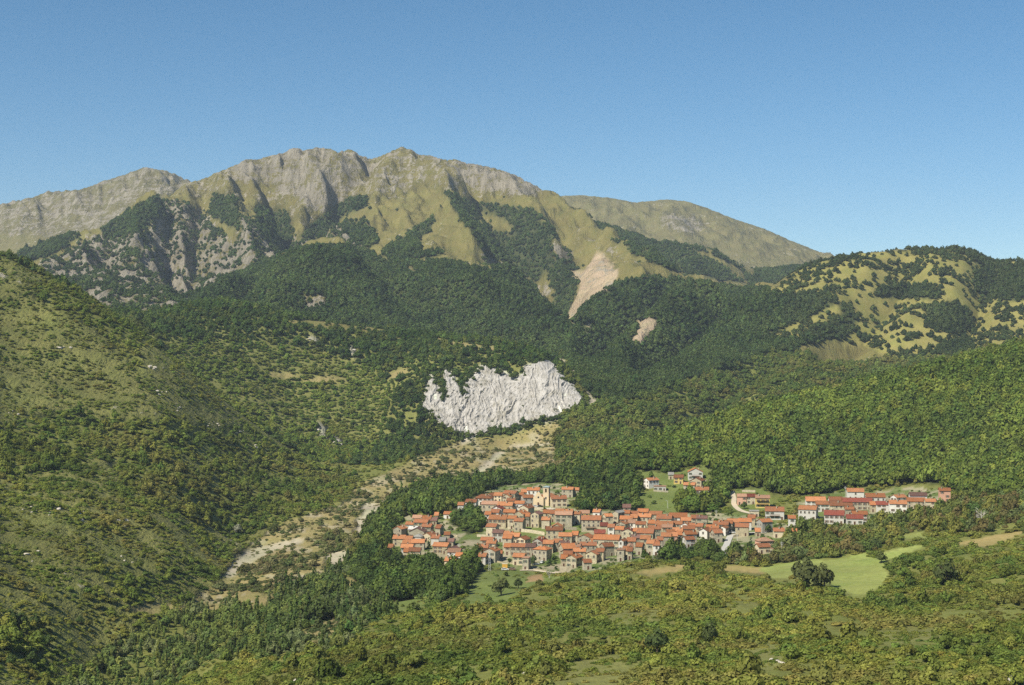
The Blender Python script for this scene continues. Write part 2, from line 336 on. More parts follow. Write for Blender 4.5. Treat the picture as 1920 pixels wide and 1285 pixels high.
CLIFF = [(790,765),(797,735),(803,700),(812,706),(826,728),(838,748),(833,715),(829,694),(838,688),(848,700),(860,722),(872,745),(868,718),(876,716),(888,700),(904,684),(925,690),(945,698),(965,706),(978,702),(984,686),(1000,682),(1016,678),(1028,675),(1040,684),(1052,702),(1062,716),(1078,722),(1088,738),(1096,754),(1086,764),(1070,768),(1058,778),(1040,784),(1000,792),(970,800),(940,806),(905,812),(872,821),(850,812),(830,800),(812,782)]
POLY = [
 # d0, d1, zone, polygon
 (0,1250,'fore',[(-400,1800),(-400,900),(2320,900),(2320,1800)]),
 (0,1760,'left',[(-420,300),(0,460),(150,520),(300,640),(460,760),(600,870),(690,900),(640,945),(520,985),(440,1040),(400,1100),(330,1140),(250,1200),(150,1300),(-60,1700),(-420,1800)]),
 (0,1760,'left_dense',[(200,780),(330,800),(450,800),(600,870),(690,900),(640,940),(520,985),(450,1010),(330,960),(230,900),(180,830)]),
 (0,1760,'left_dense',[(80,520),(150,530),(300,650),(330,700),(250,690),(150,600),(60,560)]),
 (0,1760,'left_dense',[(0,800),(120,770),(260,800),(240,850),(100,880),(0,900)]),
 (0,1100,'left_open',[(-100,1060),(40,1080),(110,1095),(165,1130),(215,1165),(215,1215),(170,1245),(60,1300),(-100,1300)]),
 (0,1300,'left_open',[(0,980),(60,950),(130,985),(150,1020),(90,1040),(0,1030)]),
 (0,1300,'left_open',[(180,1020),(260,1000),(310,1030),(300,1060),(200,1060)]),
 (0,1760,'left_open',[(0,690),(70,700),(100,740),(60,765),(0,780)]),
 (0,1760,'left_open',[(260,650),(300,655),(330,690),(300,700),(265,690)]),
 (0,1760,'left_open',[(370,760),(410,770),(420,810),(385,800)]),
 (0,1100,'clearing',[(245,1140),(270,1130),(325,1132),(320,1145),(290,1152),(250,1150)]),
 (0,1000,'left_dense',[(0,1165),(40,1160),(90,1168),(95,1200),(60,1230),(0,1220)]),
 (860,1900,'valley',[(690,900),(800,850),(870,822),(960,808),(1050,788),(1072,775),(1078,796),(1050,822),(1076,842),(1092,862),(1060,884),(1010,892),(960,905),(860,925),(760,950),(700,1000),(640,1050),(560,1100),(480,1130),(380,1150),(330,1140),(400,1100),(440,1040),(520,985),(640,945)]),
 (860,1500,'gravel',[(415,1080),(440,1050),(470,1030),(510,1022),(560,1008),(572,1014),(520,1032),(480,1048),(450,1078)]),
 (860,1500,'gravel',[(662,1000),(676,960),(688,940),(718,945),(714,972),(692,985),(682,1005)]),
 (860,1500,'gravel',[(608,1045),(655,1032),(655,1062),(620,1068)]),
 (860,1500,'gravel',[(560,1080),(640,1068),(640,1080),(565,1090)]),
 (1200,1900,'gravel',[(1045,830),(1060,790),(1082,775),(1080,800),(1064,812),(1030,835),(975,842),(960,836),(1010,832)]),
 (1600,1900,'gravel',[(812,782),(850,812),(872,822),(905,814),(970,802),(1040,786),(1058,780),(1050,790),(960,812),(905,824),(868,832),(840,818)]),
 (1200,1900,'gravel',[(700,950),(760,915),(780,912),(730,945)]),
 (1200,1900,'gravel',[(880,890),(905,868),(935,848),(950,850),(920,872),(895,896)]),
 (0,1100,'riverwood',[(60,1320),(140,1280),(230,1200),(330,1150),(400,1150),(520,1100),(600,1080),(700,1010),(760,1060),(850,1080),(860,1120),(760,1150),(700,1165),(640,1220),(400,1245),(300,1300),(250,1330)]),
 (0,1100,'clearing',[(430,1130),(470,1110),(520,1112),(500,1135),(450,1145)]),
 (0,1100,'clearing',[(640,1085),(690,1075),(690,1095),(650,1105)]),
 (0,1100,'valley',[(560,1190),(620,1150),(640,1170),(620,1215),(570,1215)]),
 (0,1100,'meadow2',[(725,1120),(790,1115),(800,1140),(740,1150)]),
 (0,1150,'darkwood',[(690,1000),(728,960),(735,1020),(770,1052),(840,1065),(895,1050),(912,1075),(880,1110),(840,1125),(790,1122),(720,1130),(660,1080)]),
 (1000,1480,'darkwood',[(690,985),(735,945),(800,915),(870,905),(960,898),(1010,895),(1090,880),(1150,880),(1200,890),(1205,915),(1195,962),(1100,965),(1078,950),(1085,925),(1060,903),(1000,908),(930,918),(870,940),(855,965),(830,968),(790,965),(745,985),(733,1000)]),
 (980,1300,'darkwood',[(838,975),(880,950),(900,975),(905,1000),(870,1002),(845,1000)]),
 (850,1330,'village',[(735,990),(760,968),(830,972),(845,985),(890,1005),(905,1000),(900,970),(880,945),(920,915),(1000,905),(1060,905),(1085,922),(1065,950),(1100,962),(1200,955),(1300,962),(1400,965),(1480,985),(1470,1010),(1440,1040),(1400,1030),(1370,1050),(1340,1020),(1250,1012),(1228,1048),(1110,1075),(1000,1072),(920,1065),(900,1035),(850,1060),(780,1042),(735,1025)]),
 (850,1330,'garden',[(960,990),(1000,985),(1040,975),(1080,985),(1100,1000),(1020,1005),(970,1005)]),
 (1000,1450,'garden',[(1195,925),(1250,912),(1272,930),(1272,965),(1230,958),(1195,962)]),
 (1000,1450,'garden',[(1195,880),(1260,890),(1320,870),(1345,890),(1330,935),(1290,950),(1240,915),(1200,912)]),
 (1000,1450,'garden',[(1365,925),(1440,915),(1450,955),(1400,965),(1375,955)]),
 (850,1450,'village',[(1490,945),(1560,925),(1700,915),(1770,920),(1760,950),(1640,980),(1500,975)]),
 (980,1600,'forest_r',[(1085,880),(1200,840),(1300,805),(1400,768),(1500,738),(1600,712),(1780,680),(1920,645),(2320,570),(2320,950),(1920,935),(1790,925),(1760,905),(1600,915),(1500,930),(1455,930),(1440,912),(1365,920),(1345,960),(1272,965),(1272,930),(1330,930),(1345,890),(1320,868),(1260,888),(1200,880),(1150,885)]),
 (800,1130,'mixed',[(1400,1032),(1440,1040),(1475,1000),(1520,980),(1640,982),(1700,965),(1790,930),(1920,932),(2320,900),(2320,1010),(1920,1000),(1720,1000),(1640,1035),(1520,1055),(1350,1060),(1345,1040)]),
 (800,1130,'darkwood',[(1228,1014),(1290,1012),(1345,1020),(1350,1050),(1225,1052),(1180,1056),(1150,1066),(1110,1074),(1228,1046)]),
 (0,1130,'meadow',[(1415,1064),(1470,1055),(1560,1048),(1618,1038),(1640,1048),(1662,1050),(1662,1082),(1648,1104),(1600,1118),(1568,1104),(1550,1090),(1500,1086),(1450,1088)]),
 (0,1130,'meadow',[(1648,1040),(1720,1020),(1738,1022),(1690,1045),(1655,1053)]),
 (0,1130,'meadow',[(1690,1004),(1740,1000),(1736,1010),(1690,1012)]),
 (0,1130,'gold',[(1190,1072),(1250,1062),(1290,1060),(1285,1068),(1220,1080)]),
 (0,1130,'gold',[(1345,1062),(1420,1062),(1435,1080),(1400,1074),(1360,1070)]),
 (0,1130,'gold',[(1740,1020),(1800,1016),(1870,1002),(1920,995),(1920,1003),(1850,1025),(1800,1022)]),
 (0,1130,'meadow2',[(868,1135),(880,1090),(910,1070),(990,1070),(1015,1080),(1060,1082),(1010,1098),(980,1115),(930,1130)]),
 (0,1130,'soil',[(992,1080),(1022,1078),(1020,1090),(990,1092)]),
 (0,1000,'fore_open',[(1350,1130),(1420,1120),(1425,1145),(1390,1160),(1355,1150)]),
 (0,1000,'fore_open',[(1060,1245),(1160,1230),(1200,1260),(1180,1300),(1040,1300)]),
 (0,1000,'fore_open',[(940,1225),(1010,1218),(1015,1232),(950,1236)]),
 (0,1000,'fore_open',[(1130,1160),(1230,1140),(1240,1160),(1150,1185)]),
 (0,1000,'fore_open',[(1640,1180),(1760,1175),(1770,1200),(1650,1210)]),
 (0,1000,'fore_open',[(860,1200),(930,1190),(940,1210),(880,1222)]),
 (0,1000,'fore_open',[(1400,1215),(1460,1200),(1480,1250),(1420,1260)]),
 (1600,2480,'slope2',[(-420,300),(1045,560),(1060,690),(1100,720),(1095,760),(1060,785),(960,815),(870,825),(800,850),(690,900),(-420,900)]),
 (1600,2480,'slope2_light',[(300,640),(380,635),(480,640),(600,660),(700,690),(740,760),(700,860),(600,870),(480,800),(300,690)]),
 (1600,2480,'clearing',[(555,712),(640,708),(660,716),(600,722)]),
 (1600,2480,'clearing',[(500,697),(565,705),(560,712),(505,705)]),
 (1600,2480,'clearing',[(800,628),(850,640),(940,655),(930,662),(860,652),(810,640)]),
 (1600,2480,'clearing',[(720,700),(760,690),(770,700),(730,712)]),
 (1600,2480,'track',[(590,790),(612,800),(615,830),(600,815)]),
 (1600,2480,'track',[(620,815),(645,825),(640,838),(625,832)]),
 (1600,2480,'track',[(577,633),(592,632),(598,648),(585,648)]),
 (1600,2480,'track',[(657,650),(668,650),(670,668),(660,664)]),
 (2050,2500,'bench',[(525,598),(600,600),(700,610),(730,620),(680,624),(560,612)]),
 (1500,2500,'midslope',[(1060,690),(1100,720),(1200,640),(1400,600),(1750,560),(2320,500),(2320,700),(1780,705),(1500,760),(1300,830),(1150,875),(1100,885),(1050,890),(1040,830),(1050,780)]),
 (1500,2500,'clearing',[(1515,645),(1560,640),(1640,640),(1620,648),(1540,655)]),
 (1500,2500,'clearing',[(1535,672),(1570,672),(1565,680),(1545,680)]),
 (1500,2500,'clearing',[(1325,725),(1350,722),(1345,730)]),
 (1500,2500,'clearing',[(1620,680),(1640,690),(1640,705),(1625,695)]),
 (1850,2600,'gravel',[(1028,668),(1050,660),(1054,672),(1080,700),(1102,712),(1106,735),(1122,757),(1108,762),(1094,738),(1090,716),(1060,692)]),
 (1850,2700,'gorge',[(1054,660),(1080,600),(1300,560),(1480,580),(1500,640),(1380,690),(1260,720),(1160,760),(1120,750),(1104,735),(1080,700)]),
 # far: mountain
 (2480,5150,'alpine',[(-420,200),(2320,200),(2320,900),(-420,900)]),
 (4100,5150,'rocky',[(360,250),(700,250),(800,260),(1040,340),(1030,370),(960,362),(880,372),(838,360),(790,350),(740,372),(700,368),(640,400),(590,440),(560,420),(520,390),(450,370),(400,370),(330,365)]),
 (4100,5150,'crag',[(430,310),(540,270),(690,290),(700,320),(660,360),(600,400),(560,370),(450,330)]),
 (4100,5150,'crag',[(850,300),(930,310),(1000,340),(1010,362),(960,365),(900,355),(860,335)]),
 (2480,5000,'sparse',[(30,520),(60,500),(130,470),(200,430),(300,372),(360,380),(420,440),(500,490),(480,510),(400,540),(352,620),(200,640),(30,620)]),
 (3450,5000,'sparse',[(440,400),(560,440),(640,420),(700,460),(640,470),(560,475),(500,500),(440,450)]),
 (3300,4900,'farwood',[(190,430),(292,368),(305,392),(280,430),(240,440),(200,452)]),
 (3300,5100,'farwood',[(0,452),(40,440),(90,420),(140,440),(160,445),(100,478),(45,497),(20,500),(0,505)]),
 (3300,4900,'farwood',[(403,366),(444,375),(452,432),(430,425),(388,402)]),
 (3300,4900,'farwood',[(478,386),(540,400),(552,440),(545,470),(520,478),(490,440)]),
 (3300,4900,'farwood',[(690,372),(650,376),(600,412),(555,450),(600,446),(650,404),(685,388)]),
 (3300,4900,'farwood',[(640,418),(682,412),(714,452),(690,468),(655,448)]),
 (3300,4900,'farwood',[(720,480),(725,460),(760,442),(812,411),(808,436),(780,455),(790,470),(820,470),(845,490),(800,520)]),
 (3000,4900,'farwood',[(833,360),(870,372),(905,382),(950,386),(1005,398),(1042,432),(1035,468),(1070,482),(1085,510),(1080,540),(1065,600),(1000,560),(955,522),(905,480),(892,450),(868,420)]),
 (3000,4900,'alpine',[(885,405),(915,400),(962,425),(955,440),(925,432)]),
 (3300,4900,'sparse',[(900,470),(960,500),(1020,540),(1050,575),(1020,565),(960,525),(905,488)]),
 (3000,4900,'sparse',[(1030,455),(1070,470),(1075,495),(1040,490)]),
 (2480,3700,'farwood',[(340,578),(400,535),(470,506),(560,468),(640,462),(690,470),(720,488),(800,490),(840,492),(900,500),(950,510),(1000,550),(1065,600),(1090,580),(1140,540),(1200,520),(1290,530),(1390,540),(1450,545),(1480,545),(1540,640),(1400,690),(1080,740),(1040,700),(700,660),(340,640)]),
 (3000,3900,'rocky',[(760,505),(775,500),(790,515),(780,520)]),
 (2900,3900,'rocky',[(1000,525),(1020,515),(1040,545),(1035,572),(1010,560)]),
 (2900,3900,'rocky',[(660,520),(690,530),(680,540),(655,535)]),
 (2480,3200,'sparse',[(565,560),(610,555),(615,580),(570,585)]),
 (3600,4900,'rocky',[(1020,378),(1045,395),(1100,440),(1150,470),(1185,492),(1180,497),(1130,470),(1080,435),(1040,400)]),
 (4300,5150,'farwood',[(1062,392),(1130,412),(1200,446),(1280,460),(1345,474),(1395,507),(1420,535),(1280,520),(1230,490),(1150,455),(1130,440)]),
 (3600,5150,'alpine',[(1165,470),(1200,485),(1290,512),(1280,520),(1200,500)]),
 (4300,5150,'alpine',[(1290,470),(1330,474),(1390,507),(1405,535),(1385,525),(1350,495),(1310,480)]),
 (3300,5150,'farwood',[(1150,450),(1190,455),(1260,490),(1300,515),(1260,508),(1200,482)]),
 (4300,5400,'farwood',[(1420,500),(1470,488),(1560,515),(1500,560),(1400,545)]),
 (2500,4000,'scree',[(1066,510),(1098,506),(1106,486),(1114,476),(1126,474),(1150,498),(1160,518),(1142,540),(1112,562),(1092,582),(1078,602),(1065,602),(1066,588),(1082,560),(1086,532)]),
 (2400,4000,'scree',[(1184,642),(1194,606),(1215,597),(1240,597),(1226,622),(1202,648)]),
 (2400,4000,'scree',[(1098,608),(1120,603),(1118,612),(1102,614)]),
 # right-hand hill
 (2480,3500,'hillgrass',[(1445,548),(1500,505),(1560,480),(1800,460),(1920,490),(2320,520),(2320,720),(1780,700),(1680,700),(1640,660),(1560,640),(1420,640),(1500,600),(1560,570)]),
 (2480,3500,'hillwood',[(1480,560),(1540,545),(1600,575),(1610,600),(1580,640),(1520,640),(1500,625),(1575,590),(1570,572),(1500,605),(1460,605)]),
 (2480,3500,'hillwood',[(1640,540),(1740,538),(1760,560),(1700,562),(1640,555)]),
 (2480,3500,'hillwood',[(1830,515),(1860,495),(1920,498),(2320,530),(2320,570),(1920,562),(1850,560),(1825,545)]),
 (2900,3500,'hillwood',[(1765,466),(1800,463),(1830,474),(1862,492),(1850,500),(1820,484),(1790,476)]),
 (2480,3500,'hillwood',[(1735,580),(1790,570),(1820,595),(1825,615),(1790,625),(1745,615)]),
 (2480,3500,'hillwood',[(1750,650),(1810,640),(1840,665),(1820,688),(1775,688)]),
 (5150,9000,'farhill',[(-420,200),(2320,200),(2320,900),(-420,900)]),
 (5150,6200,'farcrag',[(-420,300),(0,370),(277,300),(400,340),(400,460),(150,450),(0,440),(-420,460)]),
 (5150,9000,'farcrag',[(1235,398),(1300,402),(1330,425),(1300,440),(1240,425)]),
 (1700,2100,'gypsum',CLIFF),
]
def classify(px, py, d, amp=7.0):
    x = (px - 960) / FPX * d
    sc = np.where(d < 1500, 26.0, np.where(d < 2500, 50.0, 75.0))
    wx = px + fbm(x / sc, d / sc, 3, 101) * amp * 1.6
    wy = py + fbm(x / sc + 31, d / sc + 7, 3, 103) * amp
    z = np.full(px.shape, Z['fore'], int)
    for d0, d1, nm, poly in POLY:
        m = (d >= d0) & (d < d1)
        if nm == 'gypsum':
            k = inside(px, py, poly) & m
        else:
            k = inside(wx, wy, poly) & m
        z[k] = Z[nm]
    return z

# ------------------------------------------------------------------ materials
def new_mat(name):
    m = bpy.data.materials.new(name)
    m.use_nodes = True
    nt = m.node_tree
    nt.nodes.clear()
    o = nt.nodes.new("ShaderNodeOutputMaterial")
    b = nt.nodes.new("ShaderNodeBsdfPrincipled")
    b.inputs["Specular IOR Level"].default_value = 0.15
    b.inputs["Roughness"].default_value = 0.9
    nt.links.new(b.outputs[0], o.inputs[0])
    return m, nt, b
def N(nt, t, **kw):
    n = nt.nodes.new(t)
    for k, v in kw.items():
        setattr(n, k, v)
    return n
def mixc(nt, fac, a, b, mode='MIX'):
    n = nt.nodes.new("ShaderNodeMix"); n.data_type = 'RGBA'; n.blend_type = mode
    for s, v in ((n.inputs[0], fac), (n.inputs[6], a), (n.inputs[7], b)):
        if hasattr(v, 'is_output') or isinstance(v, bpy.types.NodeSocket):
            nt.links.new(v, s)
        elif isinstance(v, (tuple, list)):
            s.default_value = (*v[:3], 1)
        else:
            s.default_value = v
    return n.outputs[2]
def math_n(nt, op, a, b=None, c=None, clamp=False):
    n = nt.nodes.new("ShaderNodeMath"); n.operation = op; n.use_clamp = clamp
    for s, v in zip(n.inputs, (a, b, c)):
        if v is None:
            continue
        if isinstance(v, bpy.types.NodeSocket):
            nt.links.new(v, s)
        else:
            s.default_value = v
    return n.outputs[0]
def noise_n(nt, vec, scale, detail=4, rough=0.55):
    n = nt.nodes.new("ShaderNodeTexNoise"); n.inputs["Scale"].default_value = scale; n.inputs["Detail"].default_value = detail; n.inputs["Roughness"].default_value = rough
    if vec is not None:
        nt.links.new(vec, n.inputs["Vector"])
    return n.outputs[0]
def ramp(nt, v, a, b):
    n = nt.nodes.new("ShaderNodeMapRange"); n.inputs[1].default_value = a; n.inputs[2].default_value = b
    nt.links.new(v, n.inputs[0])
    return n.outputs[0]

def terrain_material():
    m, nt, b = new_mat("ground_cover")
    tc = N(nt, "ShaderNodeTexCoord").outputs["Object"]
    cov = N(nt, "ShaderNodeAttribute", attribute_name="cover").outputs["Color"]
    rk = N(nt, "ShaderNodeAttribute", attribute_name="rockiness").outputs["Fac"]
    gr = N(nt, "ShaderNodeAttribute", attribute_name="grain").outputs["Fac"]
    fine = noise_n(nt, tc, 0.35, 5, 0.65)
    mid_ = noise_n(nt, tc, 0.035, 6, 0.6)
    big = noise_n(nt, tc, 0.011, 5, 0.6)
    sml = noise_n(nt, tc, 0.10, 5, 0.7)
    # grass: tufts and drier or greener patches
    c = mixc(nt, 0.9, cov, mixc(nt, fine, (0.45, 0.45, 0.45), (1.5, 1.5, 1.5)), 'MULTIPLY')
    c = mixc(nt, math_n(nt, 'MULTIPLY', ramp(nt, mid_, 0.42, 0.66), 0.45), c, mixc(nt, 0.85, c, (0.55, 0.78, 0.45), 'MULTIPLY'))
    # bare rock breaking through: blotches, with ribs that follow the beds
    mp = N(nt, "ShaderNodeMapping"); mp.inputs["Rotation"].default_value = (0.25, 0.45, 0.3); mp.inputs["Scale"].default_value = (0.006, 0.006, 0.06)
    nt.links.new(tc, mp.inputs[0])
    beds = noise_n(nt, mp.outputs[0], 1.0, 6, 0.65)
    mp2 = N(nt, "ShaderNodeMapping"); mp2.inputs["Scale"].default_value = (0.05, 0.012, 0.012)
    nt.links.new(tc, mp2.inputs[0])
    ribs = noise_n(nt, mp2.outputs[0], 1.0, 7, 0.7)
    rsum = math_n(nt, 'ADD', math_n(nt, 'MULTIPLY', big, 0.7), math_n(nt, 'ADD', math_n(nt, 'MULTIPLY', beds, 0.7), math_n(nt, 'ADD', math_n(nt, 'MULTIPLY', ribs, 0.8), math_n(nt, 'ADD', math_n(nt, 'MULTIPLY', mid_, 0.5), math_n(nt, 'MULTIPLY', math_n(nt, 'SUBTRACT', sml, 0.5), 1.1)))))
    thr = math_n(nt, 'SUBTRACT', 1.80, math_n(nt, 'MULTIPLY', rk, 0.62))
    rmask = math_n(nt, 'MULTIPLY', math_n(nt, 'SUBTRACT', rsum, thr), 9.0, clamp=True)
    rockc = mixc(nt, ramp(nt, ribs, 0.35, 0.65), (0.190, 0.170, 0.130), (0.370, 0.335, 0.265))
    rockc = mixc(nt, 0.7, rockc, mixc(nt, fine, (0.55, 0.55, 0.55), (1.4, 1.4, 1.4)), 'MULTIPLY')
    c = mixc(nt, rmask, c, rockc)
    nt.links.new(c, b.inputs["Base Color"])
    h = math_n(nt, 'ADD', math_n(nt, 'ADD', math_n(nt, 'MULTIPLY', fine, 0.5), math_n(nt, 'MULTIPLY', sml, math_n(nt, 'MULTIPLY', rk, 11.0))), math_n(nt, 'ADD', math_n(nt, 'MULTIPLY', mid_, math_n(nt, 'ADD', 1.5, math_n(nt, 'MULTIPLY', rk, 9.0))), math_n(nt, 'MULTIPLY', ribs, math_n(nt, 'MULTIPLY', rk, 34.0))))
    bp = N(nt, "ShaderNodeBump"); bp.inputs["Strength"].default_value = 0.9; bp.inputs["Distance"].default_value = 1.0
    nt.links.new(h, bp.inputs["Height"])
    nt.links.new(bp.outputs[0], b.inputs["Normal"])
    return m
MAT_GROUND = terrain_material()

def gypsum_material():
    m, nt, b = new_mat("gypsum")
    tc = N(nt, "ShaderNodeTexCoord").outputs["Object"]
    mp = N(nt, "ShaderNodeMapping"); mp.inputs["Scale"].default_value = (0.22, 0.05, 0.06)
    nt.links.new(tc, mp.inputs[0])
    a = noise_n(nt, mp.outputs[0], 1.0, 7, 0.7)
    f = noise_n(nt, tc, 0.5, 5, 0.65)
    g = noise_n(nt, tc, 0.05, 5, 0.65)
    c = mixc(nt, ramp(nt, a, 0.36, 0.58), (0.30, 0.288, 0.265), (0.49, 0.472, 0.447))
    c = mixc(nt, 0.75, c, mixc(nt, f, (0.62, 0.61, 0.60), (1.25, 1.25, 1.25)), 'MULTIPLY')
    c = mixc(nt, math_n(nt, 'MULTIPLY', ramp(nt, g, 0.50, 0.70), 0.75), c, (0.27, 0.25, 0.19))
    nt.links.new(c, b.inputs["Base Color"])
    bp = N(nt, "ShaderNodeBump"); bp.inputs["Strength"].default_value = 1.0; bp.inputs["Distance"].default_value = 2.5
    nt.links.new(math_n(nt, 'ADD', a, math_n(nt, 'MULTIPLY', f, 0.4)), bp.inputs["Height"])
    nt.links.new(bp.outputs[0], b.inputs["Normal"])
    return m
MAT_GYPSUM = gypsum_material()

def leaf_material():
    m, nt, b = new_mat("foliage")
    t = N(nt, "ShaderNodeAttribute", attribute_name="tint"); t.attribute_type = 'INSTANCER'
    geo = N(nt, "ShaderNodeNewGeometry")
    oi = N(nt, "ShaderNodeObjectInfo")
    v = math_n(nt, 'ADD', math_n(nt, 'MULTIPLY', geo.outputs["Random Per Island"], 0.6), math_n(nt, 'ADD', 0.62, math_n(nt, 'MULTIPLY', oi.outputs["Random"], 0.22)))
    c = mixc(nt, 1.0, t.outputs["Color"], v, 'MULTIPLY')
    nt.links.new(c, b.inputs["Base Color"])
    nt.nodes.remove(b)
    df = N(nt, "ShaderNodeBsdfDiffuse"); tl = N(nt, "ShaderNodeBsdfTranslucent"); mx = N(nt, "ShaderNodeMixShader"); mx.inputs[0].default_value = 0.30
    nt.links.new(c, df.inputs[0]); nt.links.new(mixc(nt, 1.0, c, (1.25, 1.35, 0.7), 'MULTIPLY'), tl.inputs[0])
    nt.links.new(df.outputs[0], mx.inputs[1]); nt.links.new(tl.outputs[0], mx.inputs[2])
    out = [n for n in nt.nodes if n.type == 'OUTPUT_MATERIAL'][0]
    nt.links.new(mx.outputs[0], out.inputs[0])
    return m
MAT_LEAF = leaf_material()
def plain(name, col, rough=0.85, var=0.25, scale=0.8, bump=0.0, spec=0.15, rnd=0.0, met=0.0):
    m, nt, b = new_mat(name)
    tc = N(nt, "ShaderNodeTexCoord").outputs["Object"]
    f = noise_n(nt, tc, scale, 6, 0.65)
    lo = 1 - var; hi = 1 + var
    c = mixc(nt, 1.0, col, mixc(nt, ramp(nt, f, 0.3, 0.7), (lo, lo, lo), (hi, hi, hi)), 'MULTIPLY')
    if rnd:
        oi = N(nt, "ShaderNodeObjectInfo")
        c = mixc(nt, 1.0, c, math_n(nt, 'ADD', 1 - rnd, math_n(nt, 'MULTIPLY', oi.outputs["Random"], 2 * rnd)), 'MULTIPLY')
    nt.links.new(c, b.inputs["Base Color"])
    b.inputs["Roughness"].default_value = rough
    b.inputs["Specular IOR Level"].default_value = spec
    b.inputs["Metallic"].default_value = met
    if bump:
        bp = N(nt, "ShaderNodeBump"); bp.inputs["Strength"].default_value = 0.7; bp.inputs["Distance"].default_value = bump
        nt.links.new(f, bp.inputs["Height"]); nt.links.new(bp.outputs[0], b.inputs["Normal"])
    return m
MAT_BARK = plain("bark", (0.11, 0.085, 0.06), bump=0.05)
MAT_DEADWOOD = plain("dead_wood", (0.42, 0.39, 0.34))

# ------------------------------------------------------------------ terrain meshes
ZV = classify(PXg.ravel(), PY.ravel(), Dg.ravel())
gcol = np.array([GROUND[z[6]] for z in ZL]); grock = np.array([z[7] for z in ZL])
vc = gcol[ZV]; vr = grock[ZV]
def blur(a):
    a = a.reshape(NR, NC, -1)
    p = np.pad(a, ((1, 1), (1, 1), (0, 0)), mode='edge')
    s = (p[:-2, 1:-1] + p[2:, 1:-1] + p[1:-1, :-2] + p[1:-1, 2:] + 2 * p[1:-1, 1:-1]) / 6.0
    return s.reshape(NR * NC, -1)
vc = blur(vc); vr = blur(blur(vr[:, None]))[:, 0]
# patchiness of the turf
vz = ZV == Z['village']
vn = smooth(-.12, .12, fbm(Xg.ravel() / 17.0, Yg.ravel() / 17.0, 3, 211))[:, None]
vc = np.where(vz[:, None], np.array((0.30, 0.265, 0.18)) * vn + np.array((0.115, 0.150, 0.042)) * (1 - vn), vc)
vz = ZV == Z['valley']
vn = smooth(.10, .24, fbm(Xg.ravel() / 16.0 + Yg.ravel() / 40.0, Yg.ravel() / 45.0, 3, 213))[:, None]
vc = np.where(vz[:, None], vc * (1 - .5 * vn) + np.array(GROUND['gravel']) * .5 * vn, vc)
pn = fbm(Xg.ravel() / 60.0, Yg.ravel() / 60.0, 4, 201)
vc = vc * (1 + 0.35 * pn)[:, None]

reg_names = ['foreground_hillside', 'shrubby_hillside', 'valley_floor', 'village_ground', 'forested_hillside', 'wooded_slope', 'gorge_slope', 'grassy_hill', 'mountain', 'mountain_ridge']
zr = {'fore':0,'fore_open':0,'left':1,'left_open':1,'left_dense':1,'slope2':5,'slope2_light':5,'valley':2,'gravel':2,'riverwood':2,'darkwood':3,'village':3,'garden':3,'forest_r':4,'mixed':3,'meadow':0,'meadow2':3,'gold':0,'soil':3,'midslope':6,'gorge':6,'hillgrass':7,'hillwood':7,'farhill':9,'farcrag':9}
fpx = 0.5 * (PXg[:-1, :-1] + PXg[1:, 1:]); fd = 0.5 * (Dg[:-1, :-1] + Dg[1:, 1:])
REG = np.full((NR - 1, NC - 1), 0)
REG[(fd >= 0)] = 0
REG[(fd > 900)] = 3
REG[(fd > 1250) & (fpx > 1080)] = 4
REG[(fd > 1250) & (fpx <= 1080)] = 2
lb = np.interp(fd, [0, 600, 800, 1000, 1200, 1400, 1750], [100, 120, 250, 380, 480, 600, 690])
REG[(fpx < lb) & (fd < 1760)] = 1
REG[(fd > 1760) & (fpx <= 1100)] = 5
REG[(fd > 1620) & (fpx > 1100)] = 6
REG[(fd > 2480)] = 8
REG[(fd > 2480) & (fd < 3500) & (fpx > 1450)] = 7
REG[(fd > 5150)] = 9
iv = np.arange(NR * NC).reshape(NR, NC)
QUADS = np.stack([iv[:-1, :-1], iv[:-1, 1:], iv[1:, 1:], iv[1:, :-1]], -1)
VERTS = np.stack([Xg.ravel(), Yg.ravel(), Zg.ravel()], -1)
def mesh_from(name, verts, faces, smooth_=True):
    me = bpy.data.meshes.new(name)
    me.vertices.add(len(verts)); me.vertices.foreach_set("co", np.asarray(verts, np.float32).ravel())
    k = faces.shape[1]; nf = len(faces)
    me.loops.add(nf * k); me.polygons.add(nf)
    me.loops.foreach_set("vertex_index", faces.astype(np.int32).ravel())
    me.polygons.foreach_set("loop_start", np.arange(0, nf * k, k, dtype=np.int32))
    me.polygons.foreach_set("loop_total", np.full(nf, k, np.int32))
    me.polygons.foreach_set("use_smooth", np.full(nf, smooth_, bool))
    me.update(calc_edges=True)
    return me
def link(name, me, mat=None, parent=None):
    o = bpy.data.objects.new(name, me)
    COL.objects.link(o)
    if mat is not None and len(me.materials) == 0:
        me.materials.append(mat)
    if parent is not None:
        o.parent = parent
    return o
def tag(o, label=None, cat=None, group=None, kind=None):
    if label: o["label"] = label
    if cat: o["category"] = cat
    if group: o["group"] = group
    if kind: o["kind"] = kind
    return o
reg_label = {0:'shrub covered hillside in front of the village',1:'steep hillside of grass and scattered shrubs beside the riverbed',2:'dry valley floor with gravel riverbed',3:'ground under the village and its gardens',4:'hillside of dense forest above the village',5:'wooded slope around the white cliff',6:'green slope of shrubs across the stream from the white cliff',7:'rounded hill of yellow grass dotted with trees',8:'tall rocky mountain with dark forest on its shoulders',9:'bare ridges behind the rocky mountain'}
